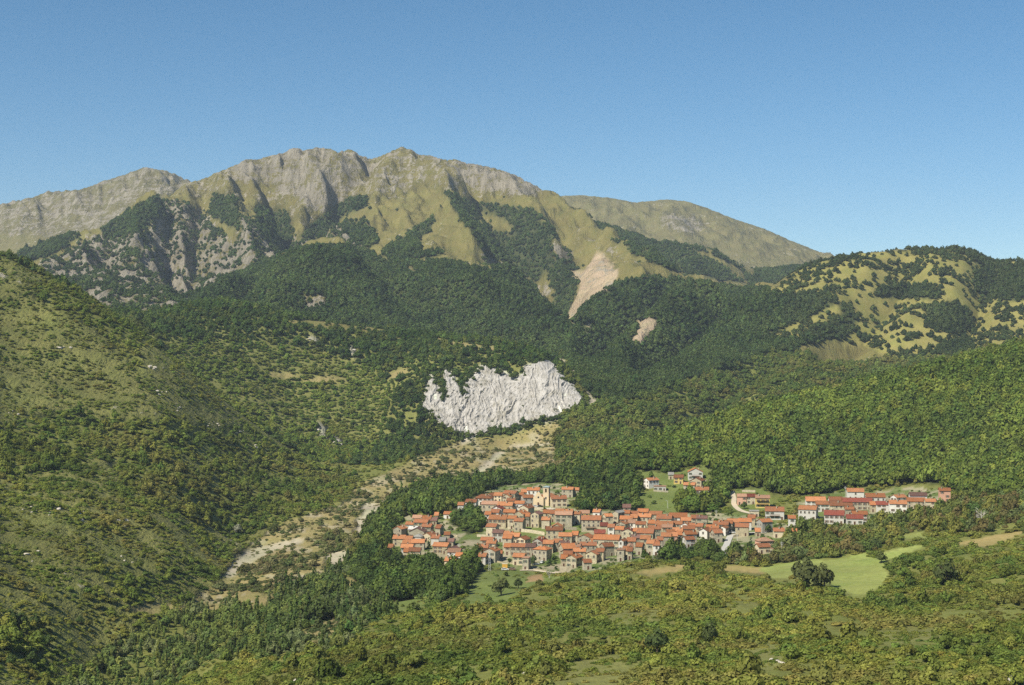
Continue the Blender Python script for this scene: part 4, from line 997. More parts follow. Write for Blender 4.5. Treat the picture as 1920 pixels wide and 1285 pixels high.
T = [
 ('A',155,300,485,5.5,'g','o','s',26),('A',365,500,410,4,'e','o','a',12),('A',420,560,492,4,'e','w','a',8),('A',430,690,525,4.5,'g','b','s',8),('A',510,740,372,5.5,'e','o','s',14),
 ('A',640,800,450,5,'e','o','s',16),('A',880,965,470,5,'e','o','s',18),('A',490,640,297,4,'e','p','s',5),('A',650,800,312,4,'e','o','s',14),('A',750,905,336,3,'e','b','s',5),
 ('A',1025,1155,232,3.2,'e','o','w',10),('A',872,925,246,3,'e','o','s',5),('A',150,355,648,5,'e','o','s',8),('A',365,470,672,5,'e','o','s',12),('A',505,640,612,4,'h','g','w',10),
 ('A',665,800,592,4,'g','o','c',24),('A',810,940,637,4.5,'e','o','w',14),('A',950,1050,692,4,'e','g','s',8),('A',315,468,732,5,'e','o','s',6),('A',475,690,722,5,'e','o','s',2),
 ('A',290,488,802,5,'e','o','w',6),('A',425,615,872,4.5,'e','o','c',4),('A',335,405,877,4,'e','o','s',8),('A',70,145,806,4,'e','o','s',5),('A',835,1085,782,5,'e','o','s',16),
 ('A',1045,1255,852,5,'g','b','s',18),('A',1095,1305,884,5,'e','p','w',8),('A',1225,1330,952,4,'e','o','w',12),('A',1040,1235,1032,4.5,'e','o','c',14),('A',1035,1130,580,2.6,'e','o','s',4),('A',1095,1190,700,3,'e','b','s',10),
 ('B',75,172,436,4.5,'e','o','w',6),('B',205,388,388,5,'e','o','w',14),('B',355,655,318,5,'h','o','w',10),('B',530,668,272,5,'g','o','s',22),('B',695,828,272,5,'e','o','c',14),
 ('B',855,1060,240,6.5,'e','o','s',24),('B',845,975,292,5,'g','o','s',20),('B',1168,1280,217,5,'e','o','s',8),('B',1268,1478,182,6.5,'e','o','w',6),('B',1205,1388,312,6,'e','o','a',-14),
 ('B',1095,1215,267,4,'e','o','s',-10),('B',915,1048,367,5,'e','o','s',14),('B',1055,1215,412,7,'e','o','w',8),('B',485,755,422,7,'e','p','s',6),('B',758,1008,442,7,'e','o','s',12),
 ('B',1122,1288,492,6,'g','o','s',26),('B',655,828,507,6,'g','r','w',18),('B',642,778,562,5,'e','o','w',14),('B',542,638,602,5,'e','o','w',10),('B',862,1055,567,5,'e','o','s',10),
 ('B',1032,1205,592,7,'g','o','s',26),('B',605,902,687,6,'e','o','s',12),('B',932,1068,672,7,'e','o','s',16),('B',1042,1192,712,7,'e','o','s',18),('B',1330,1468,592,9,'g','b','s',24),
 ('B',1242,1308,632,7,'e','o','s',8),('B',1542,1668,577,6,'e','o','s',10),('B',1518,1655,692,6,'e','o','s',10),('B',1662,1758,582,6,'e','o','s',6),('B',562,728,817,7,'e','o','s',18),
 ('B',672,845,917,6,'e','b','a',14),('B',862,1008,947,5,'e','o','s',10),('B',985,1128,982,5,'e','o','s',12),('B',848,998,1007,8,'e','o','s',12),('B',468,682,1042,5,'e','o','s',10),
 ('B',568,722,1097,6,'e','o','s',12),('B',1065,1232,1032,5,'g','o','c',26),('B',988,1238,1157,6,'e','o','s',10),('B',1245,1408,1157,6,'e','b','s',10),('B',872,984,1157,5,'e','o','s',8),
 ('B',1362,1522,1062,5,'g','r','a',26),('B',1455,1542,1042,5,'e','o','s',14),('B',1375,1602,1207,7,'h','o','s',26),('B',1545,1712,1102,6,'e','o','s',10),('B',1720,1860,1087,6,'e','o','s',12),
 ('B',1595,1878,877,6,'e','o','s',4),('B',1695,1850,802,4,'g','o','s',8),
 ('C',680,945,327,6,'e','o','c',-8),('C',855,1045,167,6,'e','o','s',12),('C',1045,1148,177,5,'e','o','s',6),('C',752,892,552,8,'e','o','s',6),('C',898,1038,572,8,'e','o','s',8),
 ('C',745,1030,602,8,'e','p','s',4),('C',1055,1168,592,7,'e','o','s',10),('C',1178,1328,582,6,'e','p','y',4),('C',1392,1508,557,7,'e','o','w',14),('C',1195,1525,690,8,'e','o','s',6),
 ('C',1612,1738,637,7,'e','o','s',-14),('C',805,1026,977,6,'e','o','s',6),('C',1030,1128,952,6,'e','o','s',10),('C',1135,1335,992,6.5,'g','o','s',20),
 ('D',218,405,442,6,'e','o','s',8),('D',335,535,492,7,'g','o','s',22),('D',242,368,587,5,'e','o','w',14),('D',838,1025,602,5,'e','o','c',14),('D',1004,1108,622,7,'f','p','s',12),
 ('D',545,648,557,3,'e','o','s',6),('D',1665,1778,622,4,'e','o','s',8),('D',1662,1758,512,5,'g','r','s',24),
 ('E',1000,1092,112,8,'g','g','s',34),('E',1192,1288,117,6,'e','o','s',8),('E',1125,1328,227,6,'e','o','s',10),('E',1305,1418,197,6,'e','o','s',10),('E',1435,1568,217,4.5,'g','r','R',10),
 ('E',1425,1648,187,6,'e','o','s',12),('E',1305,1438,132,5,'e','o','s',10),('E',1625,1838,142,6,'e','o','s',10),('E',1425,1598,102,5,'e','o','s',16),('E',1062,1212,302,6,'g','o','s',26),
 ('E',1265,1388,287,6,'e','p','w',6),('E',1398,1558,312,6,'e','o','c',8),('E',785,908,342,5,'e','r','s',6),('E',915,1022,362,6,'e','o','w',10),('E',1040,1180,402,6,'e','o','s',12),
 ('E',1155,1345,434,6,'g','r','s',14),('E',685,868,467,5,'e','r','s',4),('E',1415,1688,462,7,'e','o','s',14),('E',1355,1438,432,6,'e','o','s',8),('E',1615,1828,392,6,'e','o','s',6),
 ('E',665,1095,567,7,'e','o','s',14),('E',1102,1182,602,6,'g','o','w',24),('E',1245,1388,602,5,'e','o','s',8),('E',1345,1488,542,5,'e','b','s',-8),('E',1475,1638,562,8,'e','o','s',10),
 ('E',1582,1698,637,7,'e','o','s',16),('E',1695,1798,672,6,'e','o','w',8),('E',1705,1778,622,6,'e','o','s',8),('E',1395,1498,692,5,'e','o','s',18),('E',635,718,612,5,'e','o','s',-8),
 ('E',145,465,722,6,'e','o','s',-14),('E',115,265,657,6,'e','b','s',-12),('E',272,438,692,6.5,'e','p','s',8),('E',445,715,672,6,'e','o','s',4),('E',852,1028,690,6,'e','o','s',-20),
 ('E',320,528,777,5,'e','o','s',6),('E',535,718,822,6,'g','o','s',28),('E',712,838,782,6,'e','o','s',14),('E',198,368,892,6,'g','o','s',28),('E',148,298,827,5,'e','o','s',10),
 ('E',112,212,897,5,'e','o','s',6),('E',505,638,967,4,'e','o','s',-6),('E',1072,1192,752,6.5,'f','p','s',12),('E',1165,1258,757,5,'e','o','s',14),('E',1255,1328,772,5,'e','o','s',10),('E',1252,1342,692,5,'g','p','s',6),
 ('F',72,204,207,8,'e','b','s',6),('F',655,905,397,6,'e','o','n',10),('F',875,1175,372,6,'e','o','w',6),('F',1075,1238,427,6,'e','o','s',10),('F',1248,1435,392,5,'e','o','s',8),
 ('F',1345,1518,397,5,'e','b','s',10),('F',515,678,477,5,'e','o','s',10),('F',635,928,507,5,'e','o','s',8),('F',955,1088,487,5,'e','o','s',8),('F',1075,1198,502,5,'g','o','w',20),
 ('F',1215,1438,527,6,'e','o','s',14),('F',748,918,547,5,'e','p','s',6),('F',1105,1308,572,6,'e','o','s',8),('F',1392,1518,602,6,'g','o','w',28),('F',1512,1718,557,6,'e','o','s',6),
 ('F',1565,1698,622,6,'e','o','s',10),('F',1645,1788,642,6,'e','o','s',-12),('F',935,1098,607,5,'e','o','s',6),('F',815,958,642,5,'e','o','s',8),('F',738,898,702,6,'e','o','s',6),
 ('F',895,1008,692,6,'e','o','k',8),('F',1005,1113,672,6,'e','o','s',6),('F',1152,1348,662,7,'e','o','s',-10),('F',1158,1318,757,5,'e','o','w',-16),('F',665,758,762,5,'e','o','s',8),
 ('G',345,590,500,6,'e','o','s',16),('G',592,778,457,6,'e','o','s',4),('G',435,668,477,6,'e','o','s',8),('G',442,552,560,5,'g','o','w',22),('G',792,998,452,6,'e','o','w',6),
 ('G',725,948,542,6,'e','o','s',10),('G',942,1058,392,5,'e','o','s',12),('G',1182,1368,457,7,'e','o','a',-22),('G',1245,1558,267,6,'e','o','w',8),('G',972,1128,267,4,'f','g','s',6),
 ('G',1638,1758,397,6,'e','o','w',8),('G',1388,1568,612,4,'e','o','c',4),('G',1072,1158,617,3,'e','o','s',4),('G',1135,1388,782,5,'h','p','k',-14),('G',1125,1328,882,4,'e','o','c',-12),('G',1722,1770,622,3,'e','o','s',6),
 ('H',1388,1505,490,6,'e','p','k',6),('H',1508,1622,495,5.5,'e','r','s',6),('H',1626,1805,512,7,'e','p','y',6),('H',758,942,178,6,'g','o','w',4),('H',247,385,285,6,'e','o','w',-28),
 ('H',318,470,362,3.5,'f','p','w',6),('H',572,690,252,5,'e','o','y',10),('H',788,922,287,6,'g','o','s',24),('H',698,838,347,5,'e','o','s',14),('H',852,1018,407,6,'e','o','w',8),('H',502,568,216,3.5,'e','g','s',6),
 ('I',168,352,395,7,'e','o','w',20),('I',458,668,457,6,'e','r','w',14),('I',708,888,497,4,'e','r','w',8),('I',772,938,452,5,'e','o','w',6),('I',252,468,302,5,'e','o','w',6),
 ('I',362,508,337,5,'e','o','w',8),('I',512,658,297,6,'e','o','w',4),('I',668,988,312,6,'e','r','s',8),('I',522,768,352,5,'e','o','s',6),('I',692,788,397,4,'e','o','s',6),
 ('I',718,898,197,6,'e','o','w',6),('I',928,1138,257,6.5,'e','o','w',6),('I',1042,1208,342,5,'e','r','w',8),('I',1192,1378,332,6,'e','o','w',8),('I',1262,1388,262,6,'e','o','w',-22),
 ('I',1422,1608,242,7,'e','b','w',6),('I',1392,1588,307,5,'e','o','s',8),('I',1594,1708,307,5,'e','o','s',6),('I',1752,1872,187,8,'e','o','k',8),('I',972,1038,342,5,'e','o','s',6),
]
SPECIAL = {('C',1195): dict(extra='balcony', label='large stone house with a timber balcony under its orange roof'),
 ('H',1626): dict(extra='balconies', label='yellow house with two long brown balconies on the wooded slope'),
 ('H',758): dict(extra='balcony', label='white chalet with balcony under a broad orange gable above the village'),
 ('C',680): dict(label='cream parsonage with wide orange roof beside the bell tower'),
 ('C',1178): dict(label='bright yellow house with faded pink roof below the wood'),
 ('E',1435): dict(label='dark red gabled barn among the stone houses'),
 ('F',655): dict(label='pale green house with long orange roof under the sloping garden'),
 ('E',665): dict(label='longest stone row house with one unbroken orange roof in the village middle'),
 ('B',1330): dict(label='tall stone tower house with brown gable below the church'),
 ('B',1375): dict(label='stone house with broad hipped orange roof at the lower village edge'),
 ('D',1004): dict(label='narrow stone tower with flat pale top above the meadow'),
 ('F',1158): dict(label='white cottage with pink porch beside the trees under the rows'),
 ('G',1135): dict(label='pink house with wide faded hip roof below the ramp road'),
 ('G',1182): dict(label='large grey rendered house with broad orange roof beside the ramp road'),
 ('I',168): dict(label='large white house with rows of windows at the hamlet corner'),
 ('I',458): dict(label='white house with wide red tiled roof in the hamlet'),
 ('I',1752): dict(label='tall pink brick house standing apart at the forest edge'),
 ('I',1422): dict(label='white house with dark brown roof in the upper hamlet row'),
 ('G',1245): dict(extra='balcony', label='white house with balcony behind garden trees above the ramp road'),
 ('H',247): dict(label='white house turned sideways with orange roof on the wooded slope'),
 ('H',318): dict(label='low white flat-roofed garage on the wooded slope'),
 ('A',420): dict(label='grey shed with white sheet roof in the lower cluster'),
 ('A',505): dict(label='white house with grey hipped roof in the lower cluster'),
 ('H',502): dict(label='low stone shed with grey roof above the yellow house'),
 ('G',972): dict(label='low stone shed with flat grey roof beside the ramp road')}
for t in T:
    house(*t, **SPECIAL.get((t[0], t[1]), {}))

# ---- church and bell tower
def church():
    a = math.radians(30)
    d = hit(1010, 949.5, 0, 1000, 1400)
    x = (1010 - 960) / FPX * d; z0 = float(ground_xy(x, d))
    W, L, H = 8.0, 19.0, 6.6
    cx = x + math.sin(a) * L / 2; cy = d + math.cos(a) * L / 2
    root = empty('church', (cx, cy, z0), -a)
    tag(root, 'cream plastered church with curved front gable and orange roof', 'church')
    hw, hd = W / 2, L / 2
    fb = MB()
    out = [(-hw - .2, -2), (hw + .2, -2), (hw + .2, H)]
    for i in range(13):
        t = i / 12.0
        xx = (hw + .2) * (1 - 2 * t)
        u = abs(xx) / (hw + .2)
        zz = H + 2.9 * (1 - smooth(0.18, 0.80, np.array(u))) + .55 * math.sqrt(max(0, 1 - (u / .45) ** 2) if u < .45 else 0)
        out.append((xx, float(zz)))
    out.append((-hw - .2, H)) if out[-1][1] != H else None
    seen = []
    for p in out:
        if not seen or (abs(p[0] - seen[-1][0]) + abs(p[1] - seen[-1][1])) > 1e-4: seen.append(p)
    fb.prism(seen, -hd - .5, -hd)
    fb.build('facade', WALL['h'][0], root)
    nb = MB(); nb.prism([(-hw, -2.5), (hw, -2.5), (hw, H - .6), (0, H - .6 + hw * .45), (-hw, H - .6)], -hd + .003, hd); nb.build('nave_wall', WALL['c'][0], root)
    ob = MB(); hs = hw + .4; zr_, ze = H - .6 + hw * .45 + .03, H - .6 - .4 * .45 + .03
    ob.prism([(0, zr_ + .2), (hs, ze + .2), (hs, ze), (0, zr_)], -hd + .01, hd + .4); ob.prism([(0, zr_ + .2), (0, zr_), (-hs, ze), (-hs, ze + .2)], -hd + .01, hd + .4)
    ob.build('roof', ROOF['o'][1], root)
    db = MB(); db.prism([(-.8, 0), (.8, 0), (.8, 2.4), (.4, 2.85), (-.4, 2.85), (-.8, 2.4)], -hd - .56, -hd - .5); db.build('door', MAT_DOOR, root)
    rb = MB(); rb.prism([(.75 * math.cos(i * math.pi / 6), 6.4 + .75 * math.sin(i * math.pi / 6)) for i in range(12)], -hd - .55, -hd - .5); rb.build('round_window', MAT_GLASS, root)
    for k in range(3):
        o = link('window', WINM[0], None, root); o.location = (hw + .004, -hd + 5 + k * 4.5, 3.4); o.rotation_euler = (0, 0, math.pi / 2)
    FOOT.append((cx, cy, 11)); FOOT.append((x, d, 7)); FOOT.append((x + 3, d - 9, 9))
    # tower
    dt = d - 1.5; xt = (1025 - 960) / FPX * dt; zt = float(ground_xy(xt, dt))
    tr = empty('bell_tower', (xt, dt + 2.2, zt), -math.radians(16))
    tag(tr, 'square cream bell tower with grey cap beside the church', 'tower')
    q = 2.1; Ht = 13.6
    tb = MB(); tb.box(-q, q, -q, q, -2.5, 9.6); tb.box(-q - .12, q + .12, -q - .12, q + .12, 9.6, 9.85)
    tb.build('shaft', WALL['h'][0], tr)
    bb = MB()
    for sx in (-1, 1):
        for sy in (-1, 1):
            bb.box(sx * q - (1.45 if sx > 0 else 0), sx * q + (1.45 if sx < 0 else 0), sy * q - (1.45 if sy > 0 else 0), sy * q + (1.45 if sy < 0 else 0), 9.852, 12.6)
    bb.box(-q, q, -q, q, 12.6, Ht)
    bb.build('belfry', WALL['h'][0], tr)
    kb = MB(); kb.box(-.6, .6, -.6, .6, 9.853, 12.58); kb.build('bell_chamber', MAT_GLASS, tr)
    cb = MB(); Q = q + .35
    cb.box(-Q, Q, -Q, Q, Ht + .002, Ht + .22)
    for i in range(4):
        c = [(-Q, -Q), (Q, -Q), (Q, Q), (-Q, Q)]
        p0, p1 = c[i], c[(i + 1) % 4]
        cb.face([(*p0, Ht + .225), (*p1, Ht + .225), (0, 0, Ht + 1.15)])
    cb.build('cap', plain('lead_grey', (0.26, 0.33, 0.34), 0.6, 0.15), tr)
    wb_ = link('window', WINM[0], None, tr); wb_.location = (0, -q - .004, 5.2)
    FOOT.append((xt, dt, 4))
    # monument
    xm, dm, zm = place(960 + 660 / 9.18, 900 + 527 / 9.18, 0, 1000, 1400)
    mroot = empty('monument', (xm, dm, zm))
    tag(mroot, 'small white monument on a stepped base below the bell tower', 'monument')
    mm = plain('white_stone', (0.75, 0.74, 0.70), 0.8, 0.1)
    b1 = MB(); b1.box(-.8, .8, -.8, .8, -.4, .25); b1.box(-.5, .5, -.5, .5, .251, .6); b1.build('base', mm, mroot)
    b2 = MB(); b2.rod((0, 0, .601), (0, 0, 1.7), .32, .24, 8); b2.rod((0, 0, 1.7), (0, 0, 2.15), .3, .16, 8); b2.rod((0, 0, 2.15), (0, 0, 2.5), .17, .12, 8); b2.build('figure', mm, mroot)
church()

# ---- cars, container, mast, poles
def car_mesh():
    b = MB()
    side = [(-2.05, .35), (2.05, .35), (2.1, .75), (1.95, .92), (1.0, 1.02), (-1.75, 1.05), (-2.1, .9)]
    b.prism(side, -.85, .85)
    c = MB()
    c.prism([(-1.7, 1.03), (1.0, 1.0), (.35, 1.48), (-1.25, 1.5)], -.76, .76)
    r = MB(); r.prism([(-1.22, 1.47), (.32, 1.45), (.25, 1.53), (-1.15, 1.55)], -.70, .70)
    w = MB(); w.rod((0, -.10, 0), (0, .10, 0), .33, .33, 12)
    return b, c, r, w
MAT_TYRE = plain('tyre', (0.03, 0.03, 0.03), 0.8, 0.1)
_b, _c, _r, _w = car_mesh()
WHEELM = _w.mesh('wheel', [MAT_TYRE]); CABM = _c.mesh('cabin_glass', [MAT_GLASS])
def car(px, py, rz, col, label, d0=850):
    x, d, z = place(px, py, 0, d0, 1500)
    root = empty('parked_car', (x, d, z + .12), math.radians(rz))
    tag(root, label, 'car', 'cars parked around the village')
    pm = plain('car_paint', col, 0.35, 0.05, spec=0.5)
    bo = link('body', _b.mesh('body', [pm]), None, root); link('roof_panel', _r.mesh('roof_panel', [pm]), None, root); link('cabin_glass', CABM, None, root)
    for sx in (-1.25, 1.3):
        for sy in (-.82, .82):
            o = link('wheel', WHEELM, None, root); o.location = (sx, sy, .33)
    FOOT.append((x, d, 3.0))
def cp(c, x, y):
    ox, oy, s = CROPS[c]
    return ox + x / s, oy + y / s
car(*cp('C', 408, 478), 4, (0.75, 0.75, 0.74), 'white car parked before the church front')
car(*cp('C', 485, 474), -6, (0.03, 0.032, 0.04), 'dark car parked before the church front')
car(*cp('E', 195, 1010), 20, (0.72, 0.74, 0.74), 'white car on the walled terrace at the lower edge')
car(*cp('E', 250, 1022), 14, (0.60, 0.64, 0.60), 'pale grey car on the walled terrace at the lower edge')
car(*cp('D', 1345, 705), 70, (0.68, 0.70, 0.70), 'silver car beside the broad hip-roofed house')
car(*cp('D', 1235, 735), 25, (0.70, 0.70, 0.72), 'white car in the yard behind the stone tower')
car(*cp('D', 705, 832), 8, (0.72, 0.72, 0.70), 'white pickup car beside the yellow container')
car(*cp('D', 830, 832), -12, (0.22, 0.14, 0.10), 'brown car parked on the grass near the yellow container')
car(*cp('G', 665, 655), 10, (0.74, 0.75, 0.76), 'white car at the top of the ramp road')
car(*cp('H', 1800, 622), -20, (0.10, 0.11, 0.13), 'dark car beside the yellow house with balconies')

x, d, z = place(*cp('D', 705, 778), 0, 850, 1200)
ct = empty('container', (x, d, z), -.1); tag(ct, 'yellow metal container on the grass below the village', 'container')
b = MB(); b.box(-1.6, 1.6, -1.1, 1.1, -.3, 2.3)
for i in range(8):
    b.box(-1.5 + i * .4, -1.3 + i * .4, -1.16, -1.1, .05, 2.2)
b.build('body', plain('container_yellow', (0.62, 0.38, 0.07), 0.6, 0.15), ct)
b = MB(); b.box(-1.68, 1.68, -1.18, 1.18, 2.302, 2.4); b.build('lid', plain('container_lid', (0.60, 0.52, 0.40), 0.6, 0.1), ct)
FOOT.append((x, d, 3.5))

MAT_STEEL = plain('galvanised_steel', (0.55, 0.56, 0.57), 0.5, 0.1)
x, d, z = place(*cp('D', 440, 835), 0, 850, 1200)
ml = empty('lattice_mast', (x, d, z)); tag(ml, 'slim steel lattice mast on the meadow below the village', 'mast')
b = MB()
for sx in (-1, 1):
    for sy in (-1, 1):
        b.rod((sx * .75, sy * .75, -.3), (sx * .16, sy * .16, 12), .085, .06, 4)
for i in range(9):
    z0, z1 = i * 1.33, (i + 1) * 1.33
    s0, s1 = .75 - .59 * z0 / 12, .75 - .59 * z1 / 12
    for (ax, ay, bx, by) in ((-1, -1, 1, -1), (1, -1, 1, 1), (1, 1, -1, 1), (-1, 1, -1, -1)):
        b.rod((ax * s0, ay * s0, z0), (bx * s1, by * s1, z1), .05, .05, 3)
b.build('frame', MAT_STEEL, ml)
b = MB(); b.box(-1.3, 1.3, -.06, .06, 11.6, 11.75); b.box(-.95, .95, -.06, .06, 10.6, 10.72); b.build('crossarm', MAT_STEEL, ml)
FOOT.append((x, d, 2.5))

MAT_POLE = plain('pale_pole', (0.58, 0.57, 0.53), 0.7, 0.1)
def pole(c, px, pyb, hgt, label, lamp):
    x, d, z = place(*cp(c, px, pyb), 0, 850, 1500)
    r = empty('street_lamp' if lamp else 'utility_pole', (x, d, z)); tag(r, label, 'lamp' if lamp else 'pole', 'posts in and around the village')
    b = MB(); b.rod((0, 0, -.4), (0, 0, hgt), .15, .09, 7); b.build('pole', MAT_POLE, r)
    b = MB()
    if lamp:
        b.rod((0, 0, hgt - .1), (-.9, -.3, hgt + .25), .06, .05, 5); b.build('arm', MAT_POLE, r)
        b = MB(); b.box(-1.5, -.8, -.45, -.15, hgt + .18, hgt + .36); b.build('lamp_head', MAT_STEEL, r)
    else:
        b.box(-1.0, 1.0, -.08, .08, hgt - 1.0, hgt - .82); b.box(-.7, .7, -.08, .08, hgt - 1.8, hgt - 1.65); b.build('crossarm', MAT_POLE, r)
    FOOT.append((x, d, 2.0))
pole('E', 1692, 942, 5.5, 'pale lamp post under the trees at the lower village edge', True)
pole('F', 1445, 1055, 7.5, 'utility pole in the gardens beside the ramp road', False)
pole('G', 1522, 985, 6.5, 'utility pole in the shrubs below the pink house', False)
pole('F', 845, 222, 5.5, 'lamp post on the sloping garden above the rows', True)
pole('F', 1678, 420, 7, 'utility pole behind the upper rows of houses', False)
pole('C', 1692, 755, 5.5, 'lamp post beside the lane in the middle rows', True)
pole('G', 755, 770, 5, 'lamp post on the wall by the ramp road', True)
pole('I', 690, 260, 8, 'utility pole at the forest edge behind the hamlet', False)
pole('A', 1290, 885, 6, 'pole rising from the lower cluster of houses', False)

# ---- retaining walls, lanes
def drape_wall(pts, hgt, label, thick=.5, below=1.5, group='retaining walls of the village terraces'):
    P = []
    for (c, x, y) in pts:
        xx, dd, zz = place(*cp(c, x, y), 0, 850, 1500)
        P.append((xx, dd))
    Q = []
    for (a, b_) in zip(P[:-1], P[1:]):
        n_ = max(1, int(math.hypot(a[0] - b_[0], a[1] - b_[1]) / 3))
        for k in range(n_):
            Q.append((a[0] + (b_[0] - a[0]) * k / n_, a[1] + (b_[1] - a[1]) * k / n_))
    Q.append(P[-1])
    z = [float(ground_xy(*q)) for q in Q]
    b = MB()
    for k in range(len(Q) - 1):
        (xa, ya), (xb, yb) = Q[k], Q[k + 1]
        za, zb = z[k], z[k + 1]
        v = [(xa, ya, za - below), (xb, yb, zb - below), (xb, yb, zb + hgt), (xa, ya, za + hgt)]
        w = [(p[0], p[1] + thick, p[2]) for p in v]
        b.face(v); b.face(w[::-1]); b.face([v[3], v[2], w[2], w[3]]); b.face([v[0], w[0], w[1], v[1]])
        if k == 0: b.face([v[0], v[3], w[3], w[0]])
        if k == len(Q) - 2: b.face([v[1], w[1], w[2], v[2]])
    o = b.build('stone_wall', HR.choice(WALL['s']), None)
    tag(o, label, 'wall', group)
    for q in Q:
        FOOT.append((q[0], q[1], 1.6))
    return o
drape_wall([('D',440,690),('D',560,690),('D',680,715)], 1.0, 'low stone wall behind the yellow container')
drape_wall([('D',790,722),('D',1000,735)], .9, 'low stone wall in front of the cream cottage')
drape_wall([('D',1195,815),('D',1425,838)], .8, 'pale low wall along the lower lane')
drape_wall([('D',1560,858),('D',1740,866)], .8, 'pale low wall beside the walled terrace')
drape_wall([('E',85,1120),('E',200,1130),('E',310,1105)], 3.0, 'tall retaining wall under the parked cars')
drape_wall([('C',160,900),('C',300,915),('C',560,960)], 2.2, 'stone terrace wall below the garden under the church')
drape_wall([('C',890,860),('C',1110,868)], 1.9, 'stone terrace wall below the strip of lawn')
drape_wall([('C',880,760),('C',1040,770),('C',1160,765)], 1.8, 'stone terrace wall above the strip of lawn')
drape_wall([('B',405,985),('B',540,985),('B',650,1000)], 1.6, 'stone terrace wall beside the dark trees')
drape_wall([('A',1140,608),('A',1262,622)], 1.2, 'short stone wall at the edge of the green slope')
drape_wall([('C',360,505),('C',540,545),('C',640,548)], 1.2, 'stone parapet in front of the church square')
drape_wall([('H',950,298),('H',1085,305)], 1.2, 'pale wall beside the white chalet')
drape_wall([('H',310,428),('H',500,440)], 1.2, 'pale retaining wall under the flat-roofed garage')
drape_wall([('H',1450,435),('H',1620,440)], 1.6, 'pale wall on the slope behind the yellow house')
drape_wall([('G',690,720),('G',850,690),('G',960,660)], 1.4, 'pink stone wall at the top of the ramp road')
drape_wall([('E',930,845),('E',1060,850)], 1.6, 'stone wall under the houses at the lower edge')

MAT_ROAD = plain('concrete_road', (0.42, 0.41, 0.38), 0.9, 0.15, 0.5)
MAT_TRACK = plain('gravel_track', (0.46, 0.40, 0.30), 0.95, 0.2, 0.6)
def ribbon(name, pts, width, mat, label, lift=.3):
    P = []
    for p in pts:
        px, py = cp(*p) if isinstance(p[0], str) else p
        xx, dd, zz = place(px, py, 0, 420, 1700)
        P.append(Vector((xx, dd, 0)))
    Q = []
    for i in range(len(P) - 1):
        p0, p1, p2, p3 = P[max(0, i - 1)], P[i], P[i + 1], P[min(len(P) - 1, i + 2)]
        n_ = max(2, int((p2 - p1).length / 2.5))
        for k in range(n_):
            t = k / n_
            Q.append(0.5 * (2 * p1 + (p2 - p0) * t + (2 * p0 - 5 * p1 + 4 * p2 - p3) * t * t + (3 * p1 - p0 - 3 * p2 + p3) * t ** 3))
    Q.append(P[-1])
    v = []; f = []
    for i, q in enumerate(Q):
        tn = (Q[min(i + 1, len(Q) - 1)] - Q[max(i - 1, 0)]).normalized(); nn = Vector((tn.y, -tn.x, 0))
        zc = float(ground_xy(q.x, q.y))
        for s in (-1, -.5, 0, .5, 1):
            p = q + nn * s * width / 2
            v.append((p.x, p.y, max(zc - .2, float(ground_xy(p.x, p.y))) + lift))
        FOOT.append((q.x, q.y, width / 2 + .9))
    m_ = 5
    for i in range(len(Q) - 1):
        for s in range(m_ - 1):
            f.append((i * m_ + s, i * m_ + s + 1, (i + 1) * m_ + s + 1, (i + 1) * m_ + s))
    me = mesh_from(name, np.array(v), np.array(f))
    o = link(name, me, mat)
    tag(o, label, None, None, 'structure')
ribbon('road', [('G',640,690),('G',605,760),('G',570,850),('G',530,930),('G',500,1010),('G',480,1085)], 4.0, MAT_ROAD, 'concrete ramp road leading down from the village')
ribbon('road', [('G',640,690),('G',760,672),('G',900,655),('G',1080,640),('G',1260,640)], 4.0, MAT_ROAD, 'concrete lane at the top of the ramp road')
ribbon('path', [('H',1320,430),('H',1345,520),('H',1345,590),('H',1400,660),('H',1480,695),('H',1570,710)], 3.6, MAT_TRACK, 'gravel path up the wooded slope')
ribbon('path', [('D',960,830),('D',1200,838),('D',1430,862),('D',1640,876)], 2.6, MAT_TRACK, 'gravel lane along the lower village edge')
ribbon('path', [(1000, 953.5), (1020, 954.5), (1040, 955.5)], 6.0, MAT_TRACK, 'paved square before the church')

# ------------------------------------------------------------------ plants
def crown_points(rng, form):
    """clump centres (unit crown, radius about 1) and clump radii"""
    cl = []
    if form == 'shrub':
        for k in range(7):
            a = rng.uniform(0, 2 * math.pi); r = rng.uniform(.25, .72)
            cl.append((r * math.cos(a), r * math.sin(a), rng.uniform(.22, .55), rng.uniform(.34, .5)))
        cl.append((0, 0, .62, .5))
    elif form == 'tree':
        for k in range(9):
            a = k * 2.4 + rng.uniform(-.4, .4); r = rng.uniform(.45, .70)
            cl.append((r * math.cos(a), r * math.sin(a), rng.uniform(.45, 1.15), rng.uniform(.34, .52)))
        cl.append((rng.uniform(-.15, .15), rng.uniform(-.15, .15), 1.45, .48)); cl.append((rng.uniform(-.2, .2), .2, 1.0, .6))
    elif form == 'poplar':
        for k in range(9):
            zc = .5 + k * .38
            a = rng.uniform(0, 6.28); r = rng.uniform(.05, .25)
            cl.append((r * math.cos(a), r * math.sin(a), zc, (.52 - .035 * k) * rng.uniform(.85, 1.15)))
    elif form == 'conifer':
        for k in range(10):
            zc = .35 + k * .36
            R_ = .85 * (1 - k / 10.5)
            for q in range(3 if k < 6 else 1):
                a = rng.uniform(0, 6.28); r = R_ * .55
                cl.append((r * math.cos(a), r * math.sin(a), zc, max(.14, R_ * .5)))
    return cl
